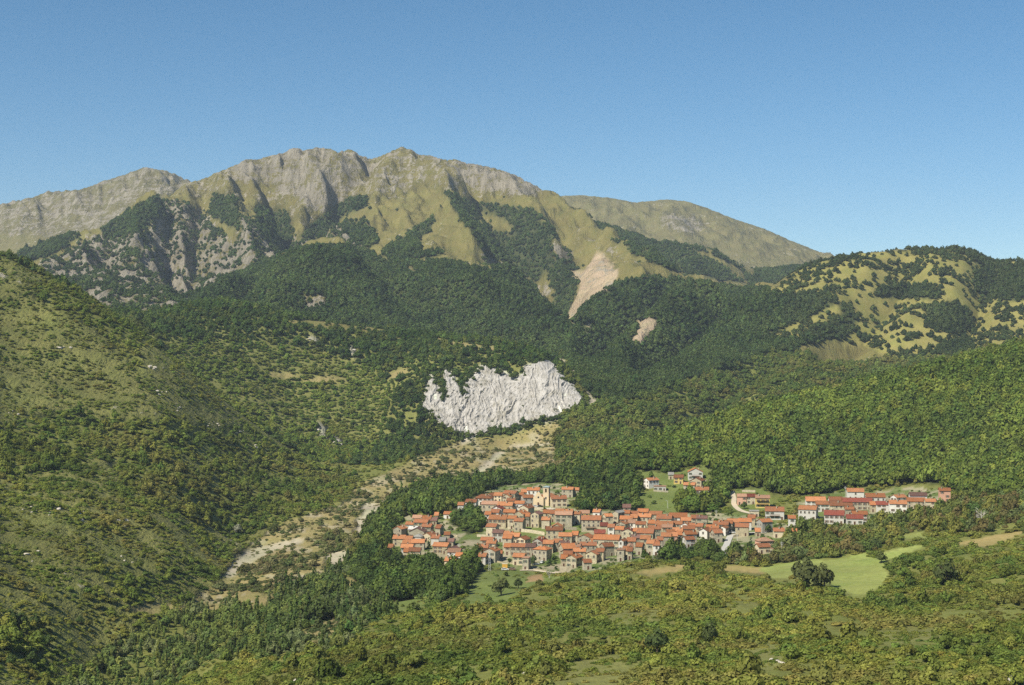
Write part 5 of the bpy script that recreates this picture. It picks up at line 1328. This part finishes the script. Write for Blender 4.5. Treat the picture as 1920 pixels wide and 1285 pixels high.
def crown_mesh(name, seed, form, per, leaf, core=True):
    rng = random.Random(seed)
    cl = crown_points(rng, form)
    v = []; f = []
    cen = Vector((0, 0, sum(c[2] for c in cl) / len(cl)))
    for (cx, cy, cz, cr_) in cl:
        c = Vector((cx, cy, cz))
        if core:   # twigs and leaves too dense to see through
            ph = [Vector(p) for p in ((0,0,1),(.94,0,-.33),(-.47,.82,-.33),(-.47,-.82,-.33),(.5,.5,.6),(-.6,.1,.7))]
            b = len(v)
            for p in ph[:4]:
                v.append(tuple(c + p * cr_ * .78 * rng.uniform(.8, 1.1)))
            f += [(b, b + 1, b + 2), (b, b + 2, b + 3), (b, b + 3, b + 1), (b + 1, b + 3, b + 2)]
        for k in range(per):
            u = rng.uniform(-.45, 1); t = rng.uniform(0, 6.283); q = math.sqrt(max(0, 1 - u * u))
            nrm = Vector((q * math.cos(t), q * math.sin(t), u))
            p = c + nrm * cr_ * rng.uniform(.78, 1.12)
            out = (p - cen).normalized()
            nn = (nrm * .8 + out * .5 + Vector((rng.gauss(0, .28), rng.gauss(0, .28), rng.gauss(0, .28)))).normalized()
            a = nn.orthogonal().normalized(); a.rotate(Matrix.Rotation(rng.uniform(0, 6.28), 3, nn)); bb = nn.cross(a)
            s = leaf * rng.uniform(.7, 1.35)
            b = len(v)
            v += [tuple(p + a * s), tuple(p + bb * s * .8 + nn * s * .18), tuple(p - a * s * .9), tuple(p - bb * s * .8 - nn * s * .12)]
            f += [(b, b + 1, b + 2), (b, b + 2, b + 3)]
    me = bpy.data.meshes.new(name)
    me.from_pydata(v, [], f)
    me.materials.append(MAT_LEAF)
    me.update()
    return me
FORMS = ('shrub', 'tree', 'poplar', 'conifer')
def proto_set(tagname, per, leaf, nvar):
    c = bpy.data.collections.new("plant_forms_" + tagname)
    idx = {}
    n_ = 0
    for fm in FORMS:
        for k in range(nvar):
            o = bpy.data.objects.new("plant_form_%03d" % n_, crown_mesh(fm + "_crown", 100 + n_ + len(tagname) * 50, fm, per if fm != 'conifer' else max(4, per // 2), leaf if fm != 'conifer' else leaf * .8))
            c.objects.link(o)
            idx[(fm, k)] = n_
            n_ += 1
    return c, idx
SETS = dict(near=proto_set('near', 30, .17, 4), mid=proto_set('mid', 20, .20, 4), far=proto_set('far', 9, .30, 4))

PAL = dict(
 fore=[(0.080,0.108,0.025),(0.104,0.130,0.028),(0.126,0.138,0.030),(0.136,0.142,0.034),(0.130,0.128,0.036)],
 left=[(0.080,0.112,0.025),(0.098,0.128,0.027),(0.116,0.136,0.029),(0.124,0.138,0.032),(0.124,0.124,0.035)],
 slope2=[(0.050,0.080,0.022),(0.066,0.098,0.024),(0.040,0.064,0.022),(0.080,0.100,0.026)],
 slope2l=[(0.105,0.138,0.028),(0.086,0.120,0.026),(0.122,0.140,0.032)],
 valley=[(0.115,0.120,0.052),(0.090,0.105,0.036),(0.130,0.122,0.056),(0.075,0.092,0.034)],
 riverwood=[(0.084,0.115,0.032),(0.105,0.128,0.036),(0.064,0.090,0.028),(0.100,0.118,0.050)],
 darkwood=[(0.058,0.084,0.022),(0.074,0.104,0.025),(0.048,0.072,0.022),(0.090,0.116,0.028)],
 village=[(0.070,0.100,0.026),(0.095,0.128,0.030),(0.050,0.075,0.024)],
 forest_r=[(0.098,0.132,0.026),(0.082,0.115,0.025),(0.112,0.140,0.029),(0.070,0.100,0.024)],
 mixed=[(0.090,0.112,0.030),(0.070,0.095,0.026),(0.118,0.128,0.032),(0.110,0.095,0.036),(0.100,0.125,0.045)],
 mid=[(0.082,0.112,0.026),(0.066,0.094,0.025),(0.098,0.118,0.028),(0.105,0.108,0.032)],
 far=[(0.048,0.072,0.024),(0.056,0.082,0.026),(0.041,0.063,0.023)],
 hill=[(0.040,0.058,0.022),(0.048,0.066,0.024),(0.036,0.052,0.021)])
PAL = {k: [tuple(c * q * (1.36 if k == 'forest_r' else 1.46 if k in ('fore', 'mid') else 1.62 if k == 'riverwood' else 1.40) for c, q in zip(t, (1.0, 1.0, 1.0))) for t in v] for k, v in PAL.items()}
# candidate spots: jittered grids, finer close by
def jgrid(y0, y1, s, rng):
    ys = np.arange(y0, y1, s)
    half = (1320.0 / FPX) * y1
    xs = np.arange(-half, half, s)
    X, Y = np.meshgrid(xs, ys)
    X = X + rng.uniform(-.48, .48, X.shape) * s; Y = Y + rng.uniform(-.48, .48, X.shape) * s
    X = X.ravel(); Y = Y.ravel()
    px = 960 + X / Y * FPX
    m = (px > -140) & (px < 2060)
    return X[m], Y[m], px[m]
foot = np.array(FOOT)
fcell = {}
for i, (fx, fy, fr) in enumerate(FOOT):
    for a in range(int((fx - fr - 6) // 12), int((fx + fr + 6) // 12) + 1):
        for b in range(int((fy - fr - 6) // 12), int((fy + fr + 6) // 12) + 1):
            fcell.setdefault((a, b), []).append(i)
def clear_of(x, y, r):
    for i in fcell.get((int(x // 12), int(y // 12)), ()):
        fx, fy, fr = FOOT[i]
        if (fx - x) ** 2 + (fy - y) ** 2 < (fr + r * .7) ** 2:
            return False
    return True
PL = []     # plants: x, y, z, radius, form, zone, tint, set
def scatter(y0, y1, s, setname, seed):
    rng = np.random.default_rng(seed)
    X, Y, px = jgrid(y0, y1, s, rng)
    Zp = bil(Zg, px, Y)
    py = 642.5 + (CAMZ - Zp) / Y * FPX
    hor = bil(HOR, px, Y)
    vis = (Zp + 16 - CAMZ) / Y >= hor - 0.001
    m = vis & (py < 1400)
    X, Y, px, Zp, py = X[m], Y[m], px[m], Zp[m], py[m]
    zz = classify(px, py, Y)
    dens = np.array([z[1] for z in ZL])[zz]
    # clumping
    cn = fbm(X / 26.0, Y / 26.0, 3, 401) * .9 + .5
    cn2 = fbm(X / (48.0), Y / 25.0, 3, 409) * 1.2 + .5
    isl = np.isin(zz, [Z['left'], Z['valley'], Z['fore'], Z['left_open'], Z['fore_open'], Z['garden']])
    ishill = np.isin(zz, [Z['hillgrass'], Z['sparse'], Z['slope2']])
    p = dens.copy()
    p = np.where(isl, dens * np.clip((cn - .22) * 2.6, .22, 1.5), p)
    p = np.where(ishill & (zz == Z['hillgrass']), np.clip((cn2 - .61) * 7, 0.09, .95), p)
    p = np.where(ishill & (zz == Z['sparse']), np.clip(.24 + (cn2 - .5) * 3.0, 0.03, 1), p)
    edge = smooth(2480, 2900, Y)
    k = rng.uniform(0, 1, len(X)) < p
    X, Y, px, Zp, zz = X[k], Y[k], px[k], Zp[k], zz[k]
    tn = fbm(X / 55.0, Y / 55.0, 3, 421); u = rng.uniform(0, 1, len(X)); su = rng.uniform(0, 1, len(X)) ** 1.25
    big = fbm(X / 150.0, Y / 150.0, 3, 431); sp = fbm(X / 38.0, Y / 38.0, 2, 433)
    cls = rng.uniform(0, 1, len(X)); tj = rng.normal(0, 1, (len(X), 2))
    for i in range(len(X)):
        z = ZL[zz[i]]
        r = z[3] + (z[4] - z[3]) * min(1.0, max(0.0, su[i] * .8 + .1 + .5 * sp[i]))
        if 780 < Y[i] < 1450 and not clear_of(X[i], Y[i], r):
            continue
        w = z[2]; tot = sum(w); c = cls[i] * tot; fm = 0
        while c > w[fm] and fm < 3:
            c -= w[fm]; fm += 1
        pal = PAL[z[5]]
        t = pal[int(np.clip((tn[i] * 1.1 + .5 + (u[i] - .5) * .45) * len(pal), 0, len(pal) - 1))]
        b = 1 + .11 * tj[i, 0] + (.62 if setname == 'far' else .42) * big[i]; g = 1 + .06 * tj[i, 1] + .12 * big[i]
        if fm == 2: r *= .62
        if fm == 3: r *= .75
        PL.append((X[i], Y[i], Zp[i], r, fm, zz[i], (t[0] * b * g, t[1] * b, t[2] * b), setname))
scatter(385, 700, 2.3, 'near', 1)
scatter(700, 1130, 2.9, 'near', 2)
scatter(1130, 1560, 4.0, 'mid', 3)
scatter(1560, 2500, 4.7, 'mid', 4)
scatter(2500, 3560, 7.2, 'far', 5)
scatter(3560, 5400, 8.5, 'far', 6)
# known single trees
def solo(px, py, r, fm, tint, lab, d0=400, d1=1500):
    x, d, z = place(px, py, 0, d0, d1)
    SOLO.append((x, d, z, r, fm, tuple(t * 1.35 for t in tint) if tint[0] < .2 else tint, lab))
SOLO = []
solo(1510, 1104, 6.2, 1, (0.070,0.080,0.030), 'wide dark tree at the edge of the bright meadow')
solo(1545, 1106, 5.0, 1, (0.078,0.088,0.032), 'rounded olive tree touching the bright meadow')
solo(1652, 1056, 3.2, 1, (0.082,0.098,0.032), 'small rounded tree on the meadow corner')
solo(1775, 1098, 5.6, 1, (0.062,0.078,0.028), 'broad dark tree alone in the shrubs below the dry bank')
solo(1232, 1226, 3.8, 1, (0.058,0.080,0.028), 'dark rounded tree standing out of the low shrubs')
solo(1330, 1210, 3.4, 1, (0.066,0.084,0.030), 'dark tree beside pale shrubs on the near hillside')
solo(1408, 1040, 2.4, 3, (0.030,0.052,0.024), 'tall dark conifer beside the ramp road')
solo(1372, 1044, 2.0, 3, (0.034,0.058,0.026), 'dark conifer next to the ramp road foot')
solo(804, 1030, 2.1, 3, (0.036,0.056,0.022), 'dark conifer between houses of the lower cluster')
solo(940, 1118, 4.2, 1, (0.095,0.110,0.040), 'loose grey-green tree on the meadow below the village')
solo(972, 1104, 2.6, 1, (0.052,0.070,0.024), 'small dark tree on the meadow below the village')
solo(1000, 1060, 2.6, 1, (0.052,0.076,0.026), 'dark tree beside the narrow stone tower')
solo(895, 1048, 4.6, 1, (0.062,0.084,0.024), 'tall tree beside the white houses at the cluster edge')
solo(966, 992, 1.8, 1, (0.050,0.070,0.024), 'small dark tree in front of the stone terrace houses')
solo(830, 1038, 3.2, 1, (0.110,0.105,0.030), 'tree with autumn brown top beside the lower cluster')
solo(596, 1168, 5.0, 1, (0.055,0.074,0.024), 'large dark tree by the dry stream bed')
solo(612, 1162, 4.6, 1, (0.060,0.080,0.026), 'dark leafy tree overhanging the dry stream bed')
solo(445, 1000, 3.4, 1, (0.260,0.265,0.200), 'pale silvery tree at the foot of the shrubby hillside')
solo(1258, 1048, 3.2, 1, (0.056,0.082,0.034), 'tree under the packed rows near the pole')
solo(1440, 1000, 2.6, 1, (0.060,0.085,0.026), 'tree between the orange roofs and the conifer')
solo(1395, 955, 2.4, 1, (0.056,0.084,0.025), 'tree in front of the pink house on the slope')
solo(1452, 968, 2.6, 1, (0.058,0.086,0.026), 'tree in front of the white balcony house')
for _q in ((20,1172,3.0),(40,1178,3.4),(66,1176,2.8),(30,1205,3.0),(92,1212,2.4),(150,1172,2.2),(227,1213,1.8),(60,1248,2.8),(20,1250,2.5)):
    solo(_q[0], _q[1], _q[2], 1, (0.055,0.082,0.026), 'rounded dark tree on the open grass of the shrubby hillside')
# nobody lets trees grow tall right before the windows: thin out those that would shut the houses in
ppx = np.array([960 + p[0] / p[1] * FPX for p in PL]); pd = np.array([p[1] for p in PL]); pr = np.array([p[3] for p in PL]); pf = np.array([p[4] for p in PL])
ptop = 642.5 + (CAMZ - np.array([p[2] for p in PL]) - pr * np.where(pf == 0, .9, np.where(pf == 1, 1.85, 3.6))) / pd * FPX
drop_ = np.zeros(len(PL), bool); _tr = np.random.default_rng(9)
for (a_, b_, e_, hd_, hp_) in HOUSES:
    m = (pd < hd_) & (pd > hd_ - 170) & (ppx > a_ - pr / pd * FPX * .5) & (ppx < b_ + pr / pd * FPX * .5) & (ptop < e_ + hp_ * .62)
    drop_ |= m & (_tr.uniform(0, 1, len(PL)) < .9)
for _d0, _d1, _zn, _pl in POLY:
    if _zn in ('meadow', 'gold'):
        drop_ |= (pd < 1000) & (inside(ppx, ptop, _pl) | inside(ppx, ptop + pr / pd * FPX * .4, _pl)) & (_tr.uniform(0, 1, len(PL)) < .93)
PL = [p for p, k in zip(PL, drop_) if not k]
# scrub along the cliff's rim, on its ledges and at its foot
_cr = np.random.default_rng(77)
for (ax, ay), (bx, by) in zip(CLIFF, CLIFF[1:] + CLIFF[:1]):
    for k in range(int(math.hypot(bx - ax, by - ay) / 2.2) + 1):
        t = _cr.uniform(); qx = ax + (bx - ax) * t + _cr.normal(0, 3.5); qy = ay + (by - ay) * t + _cr.normal(0, 3.5)
        if _cr.uniform() < .3: continue
        d_ = hit(qx, qy, 0, 1750, 2100) - _cr.uniform(3, 10)
        b_ = _cr.uniform(.8, 1.3)
        PL.append(((qx - 960) / FPX * d_, d_, CAMZ - (qy - 642.5) / FPX * d_ - 2.0, _cr.uniform(1.5, 3.6), int(_cr.uniform() < .5), Z['slope2'], (0.075 * b_, 0.105 * b_, 0.028 * b_), 'mid'))
for k in range(70):
    qx, qy = _cr.uniform(800, 1085), _cr.uniform(690, 815)
    if not inside(np.array([qx]), np.array([qy]), CLIFF)[0]: continue
    d_ = hit(qx, qy, 0, 1750, 2100) - _cr.uniform(4, 9)
    PL.append(((qx - 960) / FPX * d_, d_, CAMZ - (qy - 642.5) / FPX * d_ - .8, _cr.uniform(.9, 2.0), 0, Z['slope2'], (0.10, 0.125, 0.035), 'mid'))
# largest in view become things of their own
def proj(p):
    return p[3] / p[1]
TREEMESH = [crown_mesh("crown", 900 + k, 'tree', 36, .15) for k in range(6)]
POPMESH = [crown_mesh("crown", 930 + k, 'poplar', 30, .17) for k in range(3)]
CONMESH = [crown_mesh("crown", 940 + k, 'conifer', 16, .13) for k in range(2)]
SHRMESH = [crown_mesh("shrub", 950 + k, 'shrub', 34, .15) for k in range(6)]
def trunk_mesh(seed, hh, dead=False):
    rng = random.Random(seed); b = MB()
    b.rod((0, 0, -.35), (.04, .02, hh * .5), .10, .075, 6); b.rod((.04, .02, hh * .5), (0, 0, hh), .075, .03, 5)
    for k in range(6 if not dead else 11):
        a = rng.uniform(0, 6.28); z = hh * rng.uniform(.3, .85); l = rng.uniform(.4, .75)
        p = Vector((.02, .01, z)); q = p + Vector((math.cos(a) * l, math.sin(a) * l, l * rng.uniform(.5, 1.1)))
        b.rod(p, q, .045, .018, 4)
        if dead:
            for _ in range(4):
                a2 = a + rng.uniform(-1, 1); m = p.lerp(q, rng.uniform(.4, .95)); b.rod(m, m + Vector((math.cos(a2) * .3, math.sin(a2) * .3, rng.uniform(.15, .5))), .018, .006, 3)
    return b.mesh("trunk", [MAT_DEADWOOD if dead else MAT_BARK])
TRUNKS = [trunk_mesh(k, 1.1) for k in range(3)]
PTRUNK = trunk_mesh(9, 2.6)
TRNG = random.Random(5)
def add_tree(x, y, z, r, fm, tint, label, group, name='tree'):
    root = empty(name, (x, y, z - .1), TRNG.uniform(0, 6.28))
    root.scale = (r * TRNG.uniform(.92, 1.1), r * TRNG.uniform(.92, 1.1), r * TRNG.uniform(.92, 1.15))
    me = TRNG.choice({1: TREEMESH, 2: POPMESH, 3: CONMESH}[fm])
    c = link('crown', me, None, root)
    c.location = (0, 0, .12)
    c["tint"] = [float(t) for t in tint]
    link('trunk', TRNG.choice(TRUNKS) if fm == 1 else PTRUNK, None, root)
    tag(root, label, 'tree', group)
for (x, d, z, r, fm, tint, lab) in SOLO:
    add_tree(x, d, z, r, fm, tint, lab, 'single trees', {1: 'broadleaf_tree', 2: 'poplar_tree', 3: 'conifer_tree'}[fm])
wl = {'darkwood': ('dense dark green tree in the wood hugging the village', 'trees of the wood around the village'),
      'riverwood': ('leafy green tree in the strip of wood along the dry stream', 'trees along the dry stream'),
      'forest_r': ('leafy tree of the hillside forest above the village', 'trees at the front of the hillside forest'),
      'mixed': ('tree among tall shrubs between the hamlet and the meadow', 'trees between hamlet and meadow'),
      'village': ('small garden tree between the village houses', 'garden trees'), 'garden': ('small tree on the garden slope by the houses', 'garden trees')}
tr = sorted([p for p in PL if p[4] in (1, 2) and ZL[p[5]][0] in wl and p[1] < 1260], key=lambda p: -proj(p))[:268]
sh = sorted([p for p in PL if p[4] == 0 and p[1] < 900], key=lambda p: -proj(p))[:290]
taken = set(map(id, tr)) | set(map(id, sh))
for p in tr:
    zn = ZL[p[5]][0]
    lab, grp = wl[zn]
    if p[4] == 2: lab, grp = 'slender upright poplar in the strip of wood along the dry stream', 'poplars along the dry stream'
    if p[4] == 2 and zn != 'riverwood': lab, grp = 'slender upright tree in the wood around the village', 'slender trees by the village'
    add_tree(p[0], p[1], p[2], p[3], p[4], p[6], lab, grp, 'poplar_tree' if p[4] == 2 else 'broadleaf_tree')
DEADM = [trunk_mesh(60 + k, 1.9, True) for k in range(3)]
for (qx, qy, qr, lab) in ((815, 1116, 4.0, 'bare pale dead tree at the edge of the wood below the village'), (802, 1105, 3.0, 'smaller bare pale tree beside the wood below the village'), (801, 928, 3.2, 'bare grey tree in the wood behind the lower cluster'),
        (931, 912, 3.4, 'bare grey tree standing behind the church houses'), (1480, 1028, 3.6, 'bare white-limbed tree beside the shrubs below the hamlet'), (1840, 985, 4.6, 'bare spreading tree in the shrubs past the brick house'), (1320, 950, 2.6, 'bare pale tree under the white house on the slope'), (1030, 1085, 2.6, 'thin bare tree by the patch of soil')):
    x, d, z = place(qx, qy, 0, 500, 1500)
    o = empty('dead_tree', (x, d, z - .2), TRNG.uniform(0, 6)); o.scale = (qr, qr, qr)
    link('trunk', TRNG.choice(DEADM), None, o); tag(o, lab, 'dead tree')
# pale limestone rocks
def rock_mesh(seed):
    rng = random.Random(seed); bm = bmesh.new(); bmesh.ops.create_icosphere(bm, subdivisions=2, radius=1)
    for v in bm.verts:
        k = 1 + .35 * float(perlin(np.array([v.co.x * 1.7 + seed]), np.array([v.co.y * 1.7 + v.co.z * 2.1]), seed)[0]) + rng.uniform(-.1, .1)
        v.co = Vector((v.co.x * k, v.co.y * k, v.co.z * k * .75))
    me = bpy.data.meshes.new('rock'); bm.to_mesh(me); bm.free()
    me.materials.append(MAT_LIME)
    return me
MAT_LIME = plain('limestone', (0.46, 0.42, 0.36), 0.95, 0.35, 1.2, 0.12)
ROCKM = [rock_mesh(k) for k in range(5)]
def rocks(px, py, n, spread, r0, r1, label, group):
    for k in range(n):
        qx = px + TRNG.gauss(0, spread); qy = py + TRNG.gauss(0, spread * .6)
        x, d, z = place(qx, qy, 0, 380, 2300)
        s = r0 + (r1 - r0) * TRNG.random() ** 2
        o = link('rock', TRNG.choice(ROCKM), None); o.location = (x, d, z + s * .25); o.rotation_euler = (TRNG.uniform(-.3, .3), TRNG.uniform(-.3, .3), TRNG.uniform(0, 6)); o.scale = (s * TRNG.uniform(.8, 1.7), s, s * TRNG.uniform(.6, 1.1))
        tag(o, label, 'rock', group)
for (qx, qy, qn, qs) in ((60, 955, 5, 9), (95, 962, 4, 7), (155, 964, 4, 8), (230, 978, 3, 6), (120, 655, 4, 12), (285, 692, 5, 6), (300, 735, 5, 8), (335, 765, 5, 5), (400, 800, 6, 8), (20, 820, 5, 10), (50, 828, 4, 8), (450, 810, 4, 6), (25, 770, 4, 9), (85, 870, 4, 9), (240, 1050, 3, 8), (60, 1040, 4, 10), (480, 840, 4, 6), (520, 868, 4, 6)):
    rocks(qx, qy, qn, qs, .5, 1.9, 'pale limestone rock among the shrubs of the steep grassy hillside', 'pale rocks on the steep hillside')
rocks(602, 812, 9, 8, .8, 2.6, 'pale crag in the scrub on the wooded slope by the white cliff', 'pale crags on the wooded slope'); rocks(632, 830, 7, 7, .8, 2.4, 'pale crag in the scrub on the wooded slope by the white cliff', 'pale crags on the wooded slope')
rocks(588, 640, 5, 6, 1.0, 2.6, 'white crag below the crest of the wooded slope', 'white crags under the crest'); rocks(663, 658, 5, 5, 1.0, 2.6, 'white crag below the crest of the wooded slope', 'white crags under the crest')
rocks(1000, 1268, 8, 11, .4, 1.3, 'pinkish pale rock poking out of the near undergrowth', 'pale rocks in the near undergrowth'); rocks(572, 1278, 6, 9, .4, 1.3, 'pinkish pale rock poking out of the near undergrowth', 'pale rocks in the near undergrowth'); rocks(1470, 1245, 4, 8, .3, .8, 'pinkish pale rock poking out of the near undergrowth', 'pale rocks in the near undergrowth')
x, d, z = place(1908, 1284, 0, 330, 600)
o = link('boulder', ROCKM[1], None); o.location = (x, d, z + .8); o.scale = (2.6, 2.0, 2.4); tag(o, 'big pale boulder at the corner of the near hillside', 'boulder')
def hue(t):
    if t[0] > t[1] * 1.01: return 'yellowish'
    if t[0] > t[1] * .93: return 'olive'
    return 'green'
for p in sh:
    o = link('shrub', TRNG.choice(SHRMESH), None)
    o.location = (p[0], p[1], p[2] - .15); o.rotation_euler = (0, 0, TRNG.uniform(0, 6.28)); o.scale = (p[3] * 1.05, p[3] * 1.05, p[3] * TRNG.uniform(.6, .95))
    o["tint"] = [float(t) for t in p[6]]
    zn = ZL[p[5]][0]
    where = 'on the near hillside facing the village' if zn.startswith('fore') or zn in ('gold', 'meadow2', 'meadow') else 'on the steep grassy hillside by the riverbed' if zn.startswith('left') or zn == 'clearing' else 'by the dry stream'
    tag(o, '%s rounded shrub %s' % (hue(p[6]), where), 'shrub', '%s shrubs %s' % (hue(p[6]), where))

# the rest, too many to count: one mass for each stretch of land
def gn_group(coll):
    ng = bpy.data.node_groups.new("plant_mass", 'GeometryNodeTree')
    ng.interface.new_socket("Geometry", in_out='INPUT', socket_type='NodeSocketGeometry')
    ng.interface.new_socket("Geometry", in_out='OUTPUT', socket_type='NodeSocketGeometry')
    gi = ng.nodes.new('NodeGroupInput'); go = ng.nodes.new('NodeGroupOutput')
    ci = ng.nodes.new('GeometryNodeCollectionInfo'); ci.inputs['Collection'].default_value = coll
    ci.inputs['Separate Children'].default_value = True; ci.inputs['Reset Children'].default_value = True
    ip = ng.nodes.new('GeometryNodeInstanceOnPoints'); ip.inputs['Pick Instance'].default_value = True
    def attr(nm, ty):
        a = ng.nodes.new('GeometryNodeInputNamedAttribute'); a.data_type = ty; a.inputs['Name'].default_value = nm
        return a.outputs['Attribute']
    ng.links.new(gi.outputs[0], ip.inputs['Points']); ng.links.new(ci.outputs[0], ip.inputs['Instance'])
    ng.links.new(attr('form', 'INT'), ip.inputs['Instance Index'])
    e2r = ng.nodes.new('FunctionNodeEulerToRotation')
    ng.links.new(attr('turn', 'FLOAT_VECTOR'), e2r.inputs[0]); ng.links.new(e2r.outputs[0], ip.inputs['Rotation'])
    ng.links.new(attr('size', 'FLOAT_VECTOR'), ip.inputs['Scale'])
    ng.links.new(ip.outputs[0], go.inputs[0])
    return ng
GN = {k: gn_group(v[0]) for k, v in SETS.items()}
mass_of = {}
for nm in ('fore', 'fore_open', 'gold', 'meadow', 'meadow2', 'soil'): mass_of[nm] = ('undergrowth', 'thick green and olive undergrowth on the near hillside')
for nm in ('left', 'left_open', 'left_dense', 'clearing'): mass_of[nm] = ('hillside_shrubbery', 'countless shrubs on the steep hillside by the riverbed')
for nm in ('valley', 'gravel', 'riverwood'): mass_of[nm] = ('riverside_vegetation', 'grey-green bushes scattered along the dry riverbed')
for nm in ('darkwood', 'village', 'garden', 'mixed'): mass_of[nm] = ('village_woods', 'dark green woods around the village houses')
mass_of['forest_r'] = ('hillside_forest', 'dense leafy forest above the village')
for nm in ('slope2', 'slope2_light', 'bench', 'track', 'gypsum'): mass_of[nm] = ('slope_woods', 'woods and scrub on the slope around the white cliff')
for nm in ('midslope', 'gorge'): mass_of[nm] = ('gorge_woods', 'green woods on the slope across from the white cliff')
for nm in ('farwood', 'sparse', 'alpine', 'rocky', 'crag', 'scree', 'farhill', 'farcrag'): mass_of[nm] = ('mountain_forest', 'dark beech forest on the mountain shoulders')
for nm in ('hillgrass', 'hillwood'): mass_of[nm] = ('hilltop_trees', 'dark trees dotted over the yellow grassy hill')
masses = {}
for p in PL:
    if id(p) in taken: continue
    key = (mass_of[ZL[p[5]][0]], p[7])
    masses.setdefault(key, []).append(p)
MRNG = np.random.default_rng(3)
for ((nm, lab), st), ps in masses.items():
    npt = len(ps)
    me = bpy.data.meshes.new(nm)
    me.vertices.add(npt)
    me.vertices.foreach_set("co", np.array([(p[0], p[1], p[2] - .15) for p in ps], np.float32).ravel())
    idx = SETS[st][1]
    forms = np.array([idx[(FORMS[p[4]], int(MRNG.integers(0, 4)))] for p in ps], np.int32)
    a = me.attributes.new("form", 'INT', 'POINT'); a.data.foreach_set("value", forms)
    rot = np.zeros((npt, 3), np.float32); rot[:, 2] = MRNG.uniform(0, 6.283, npt); rot[:, :2] = MRNG.normal(0, .08, (npt, 2))
    a = me.attributes.new("turn", 'FLOAT_VECTOR', 'POINT'); a.data.foreach_set("vector", rot.ravel())
    r = np.array([p[3] for p in ps]); isf = np.array([p[4] == 0 for p in ps]); zsc = np.where(isf, MRNG.uniform(.45, .85, npt), MRNG.uniform(.70, 1.35, npt))
    sz = np.stack([r * MRNG.uniform(.85, 1.2, npt), r * MRNG.uniform(.85, 1.2, npt), r * zsc], -1).astype(np.float32)
    a = me.attributes.new("size", 'FLOAT_VECTOR', 'POINT'); a.data.foreach_set("vector", sz.ravel())
    a = me.attributes.new("tint", 'FLOAT_COLOR', 'POINT'); a.data.foreach_set("color", np.concatenate([np.array([p[6] for p in ps]), np.ones((npt, 1))], 1).astype(np.float32).ravel())
    o = link(nm, me)
    md = o.modifiers.new("plants", 'NODES'); md.node_group = GN[st]
    tag(o, lab, nm.replace('_', ' '), None, 'stuff')
print("plants", len(PL), {k[0][0]: len(v) for k, v in masses.items()})

# ------------------------------------------------------------------ air
def haze_box():
    x1 = float(np.abs(Xg).max()) + 60; y0, y1 = -60.0, float(Yg.max()) + 60
    z0, z1 = float(Zg.min()) - 6, float(Zg.max()) + 40
    b = MB(); b.box(-x1, x1, y0, y1, z0, z1)
    m = bpy.data.materials.new("haze"); m.use_nodes = True
    nt = m.node_tree; nt.nodes.clear()
    o = nt.nodes.new("ShaderNodeOutputMaterial"); v = nt.nodes.new("ShaderNodeVolumePrincipled")
    v.inputs["Color"].default_value = (0.72, 0.84, 1.0, 1)
    v.inputs["Density"].default_value = 0.000037
    v.inputs["Anisotropy"].default_value = 0.0
    nt.links.new(v.outputs[0], o.inputs["Volume"])
    h = b.build('haze', m)
    tag(h, 'thin blue haze filling the valley air', 'haze', None, 'stuff')
haze_box()
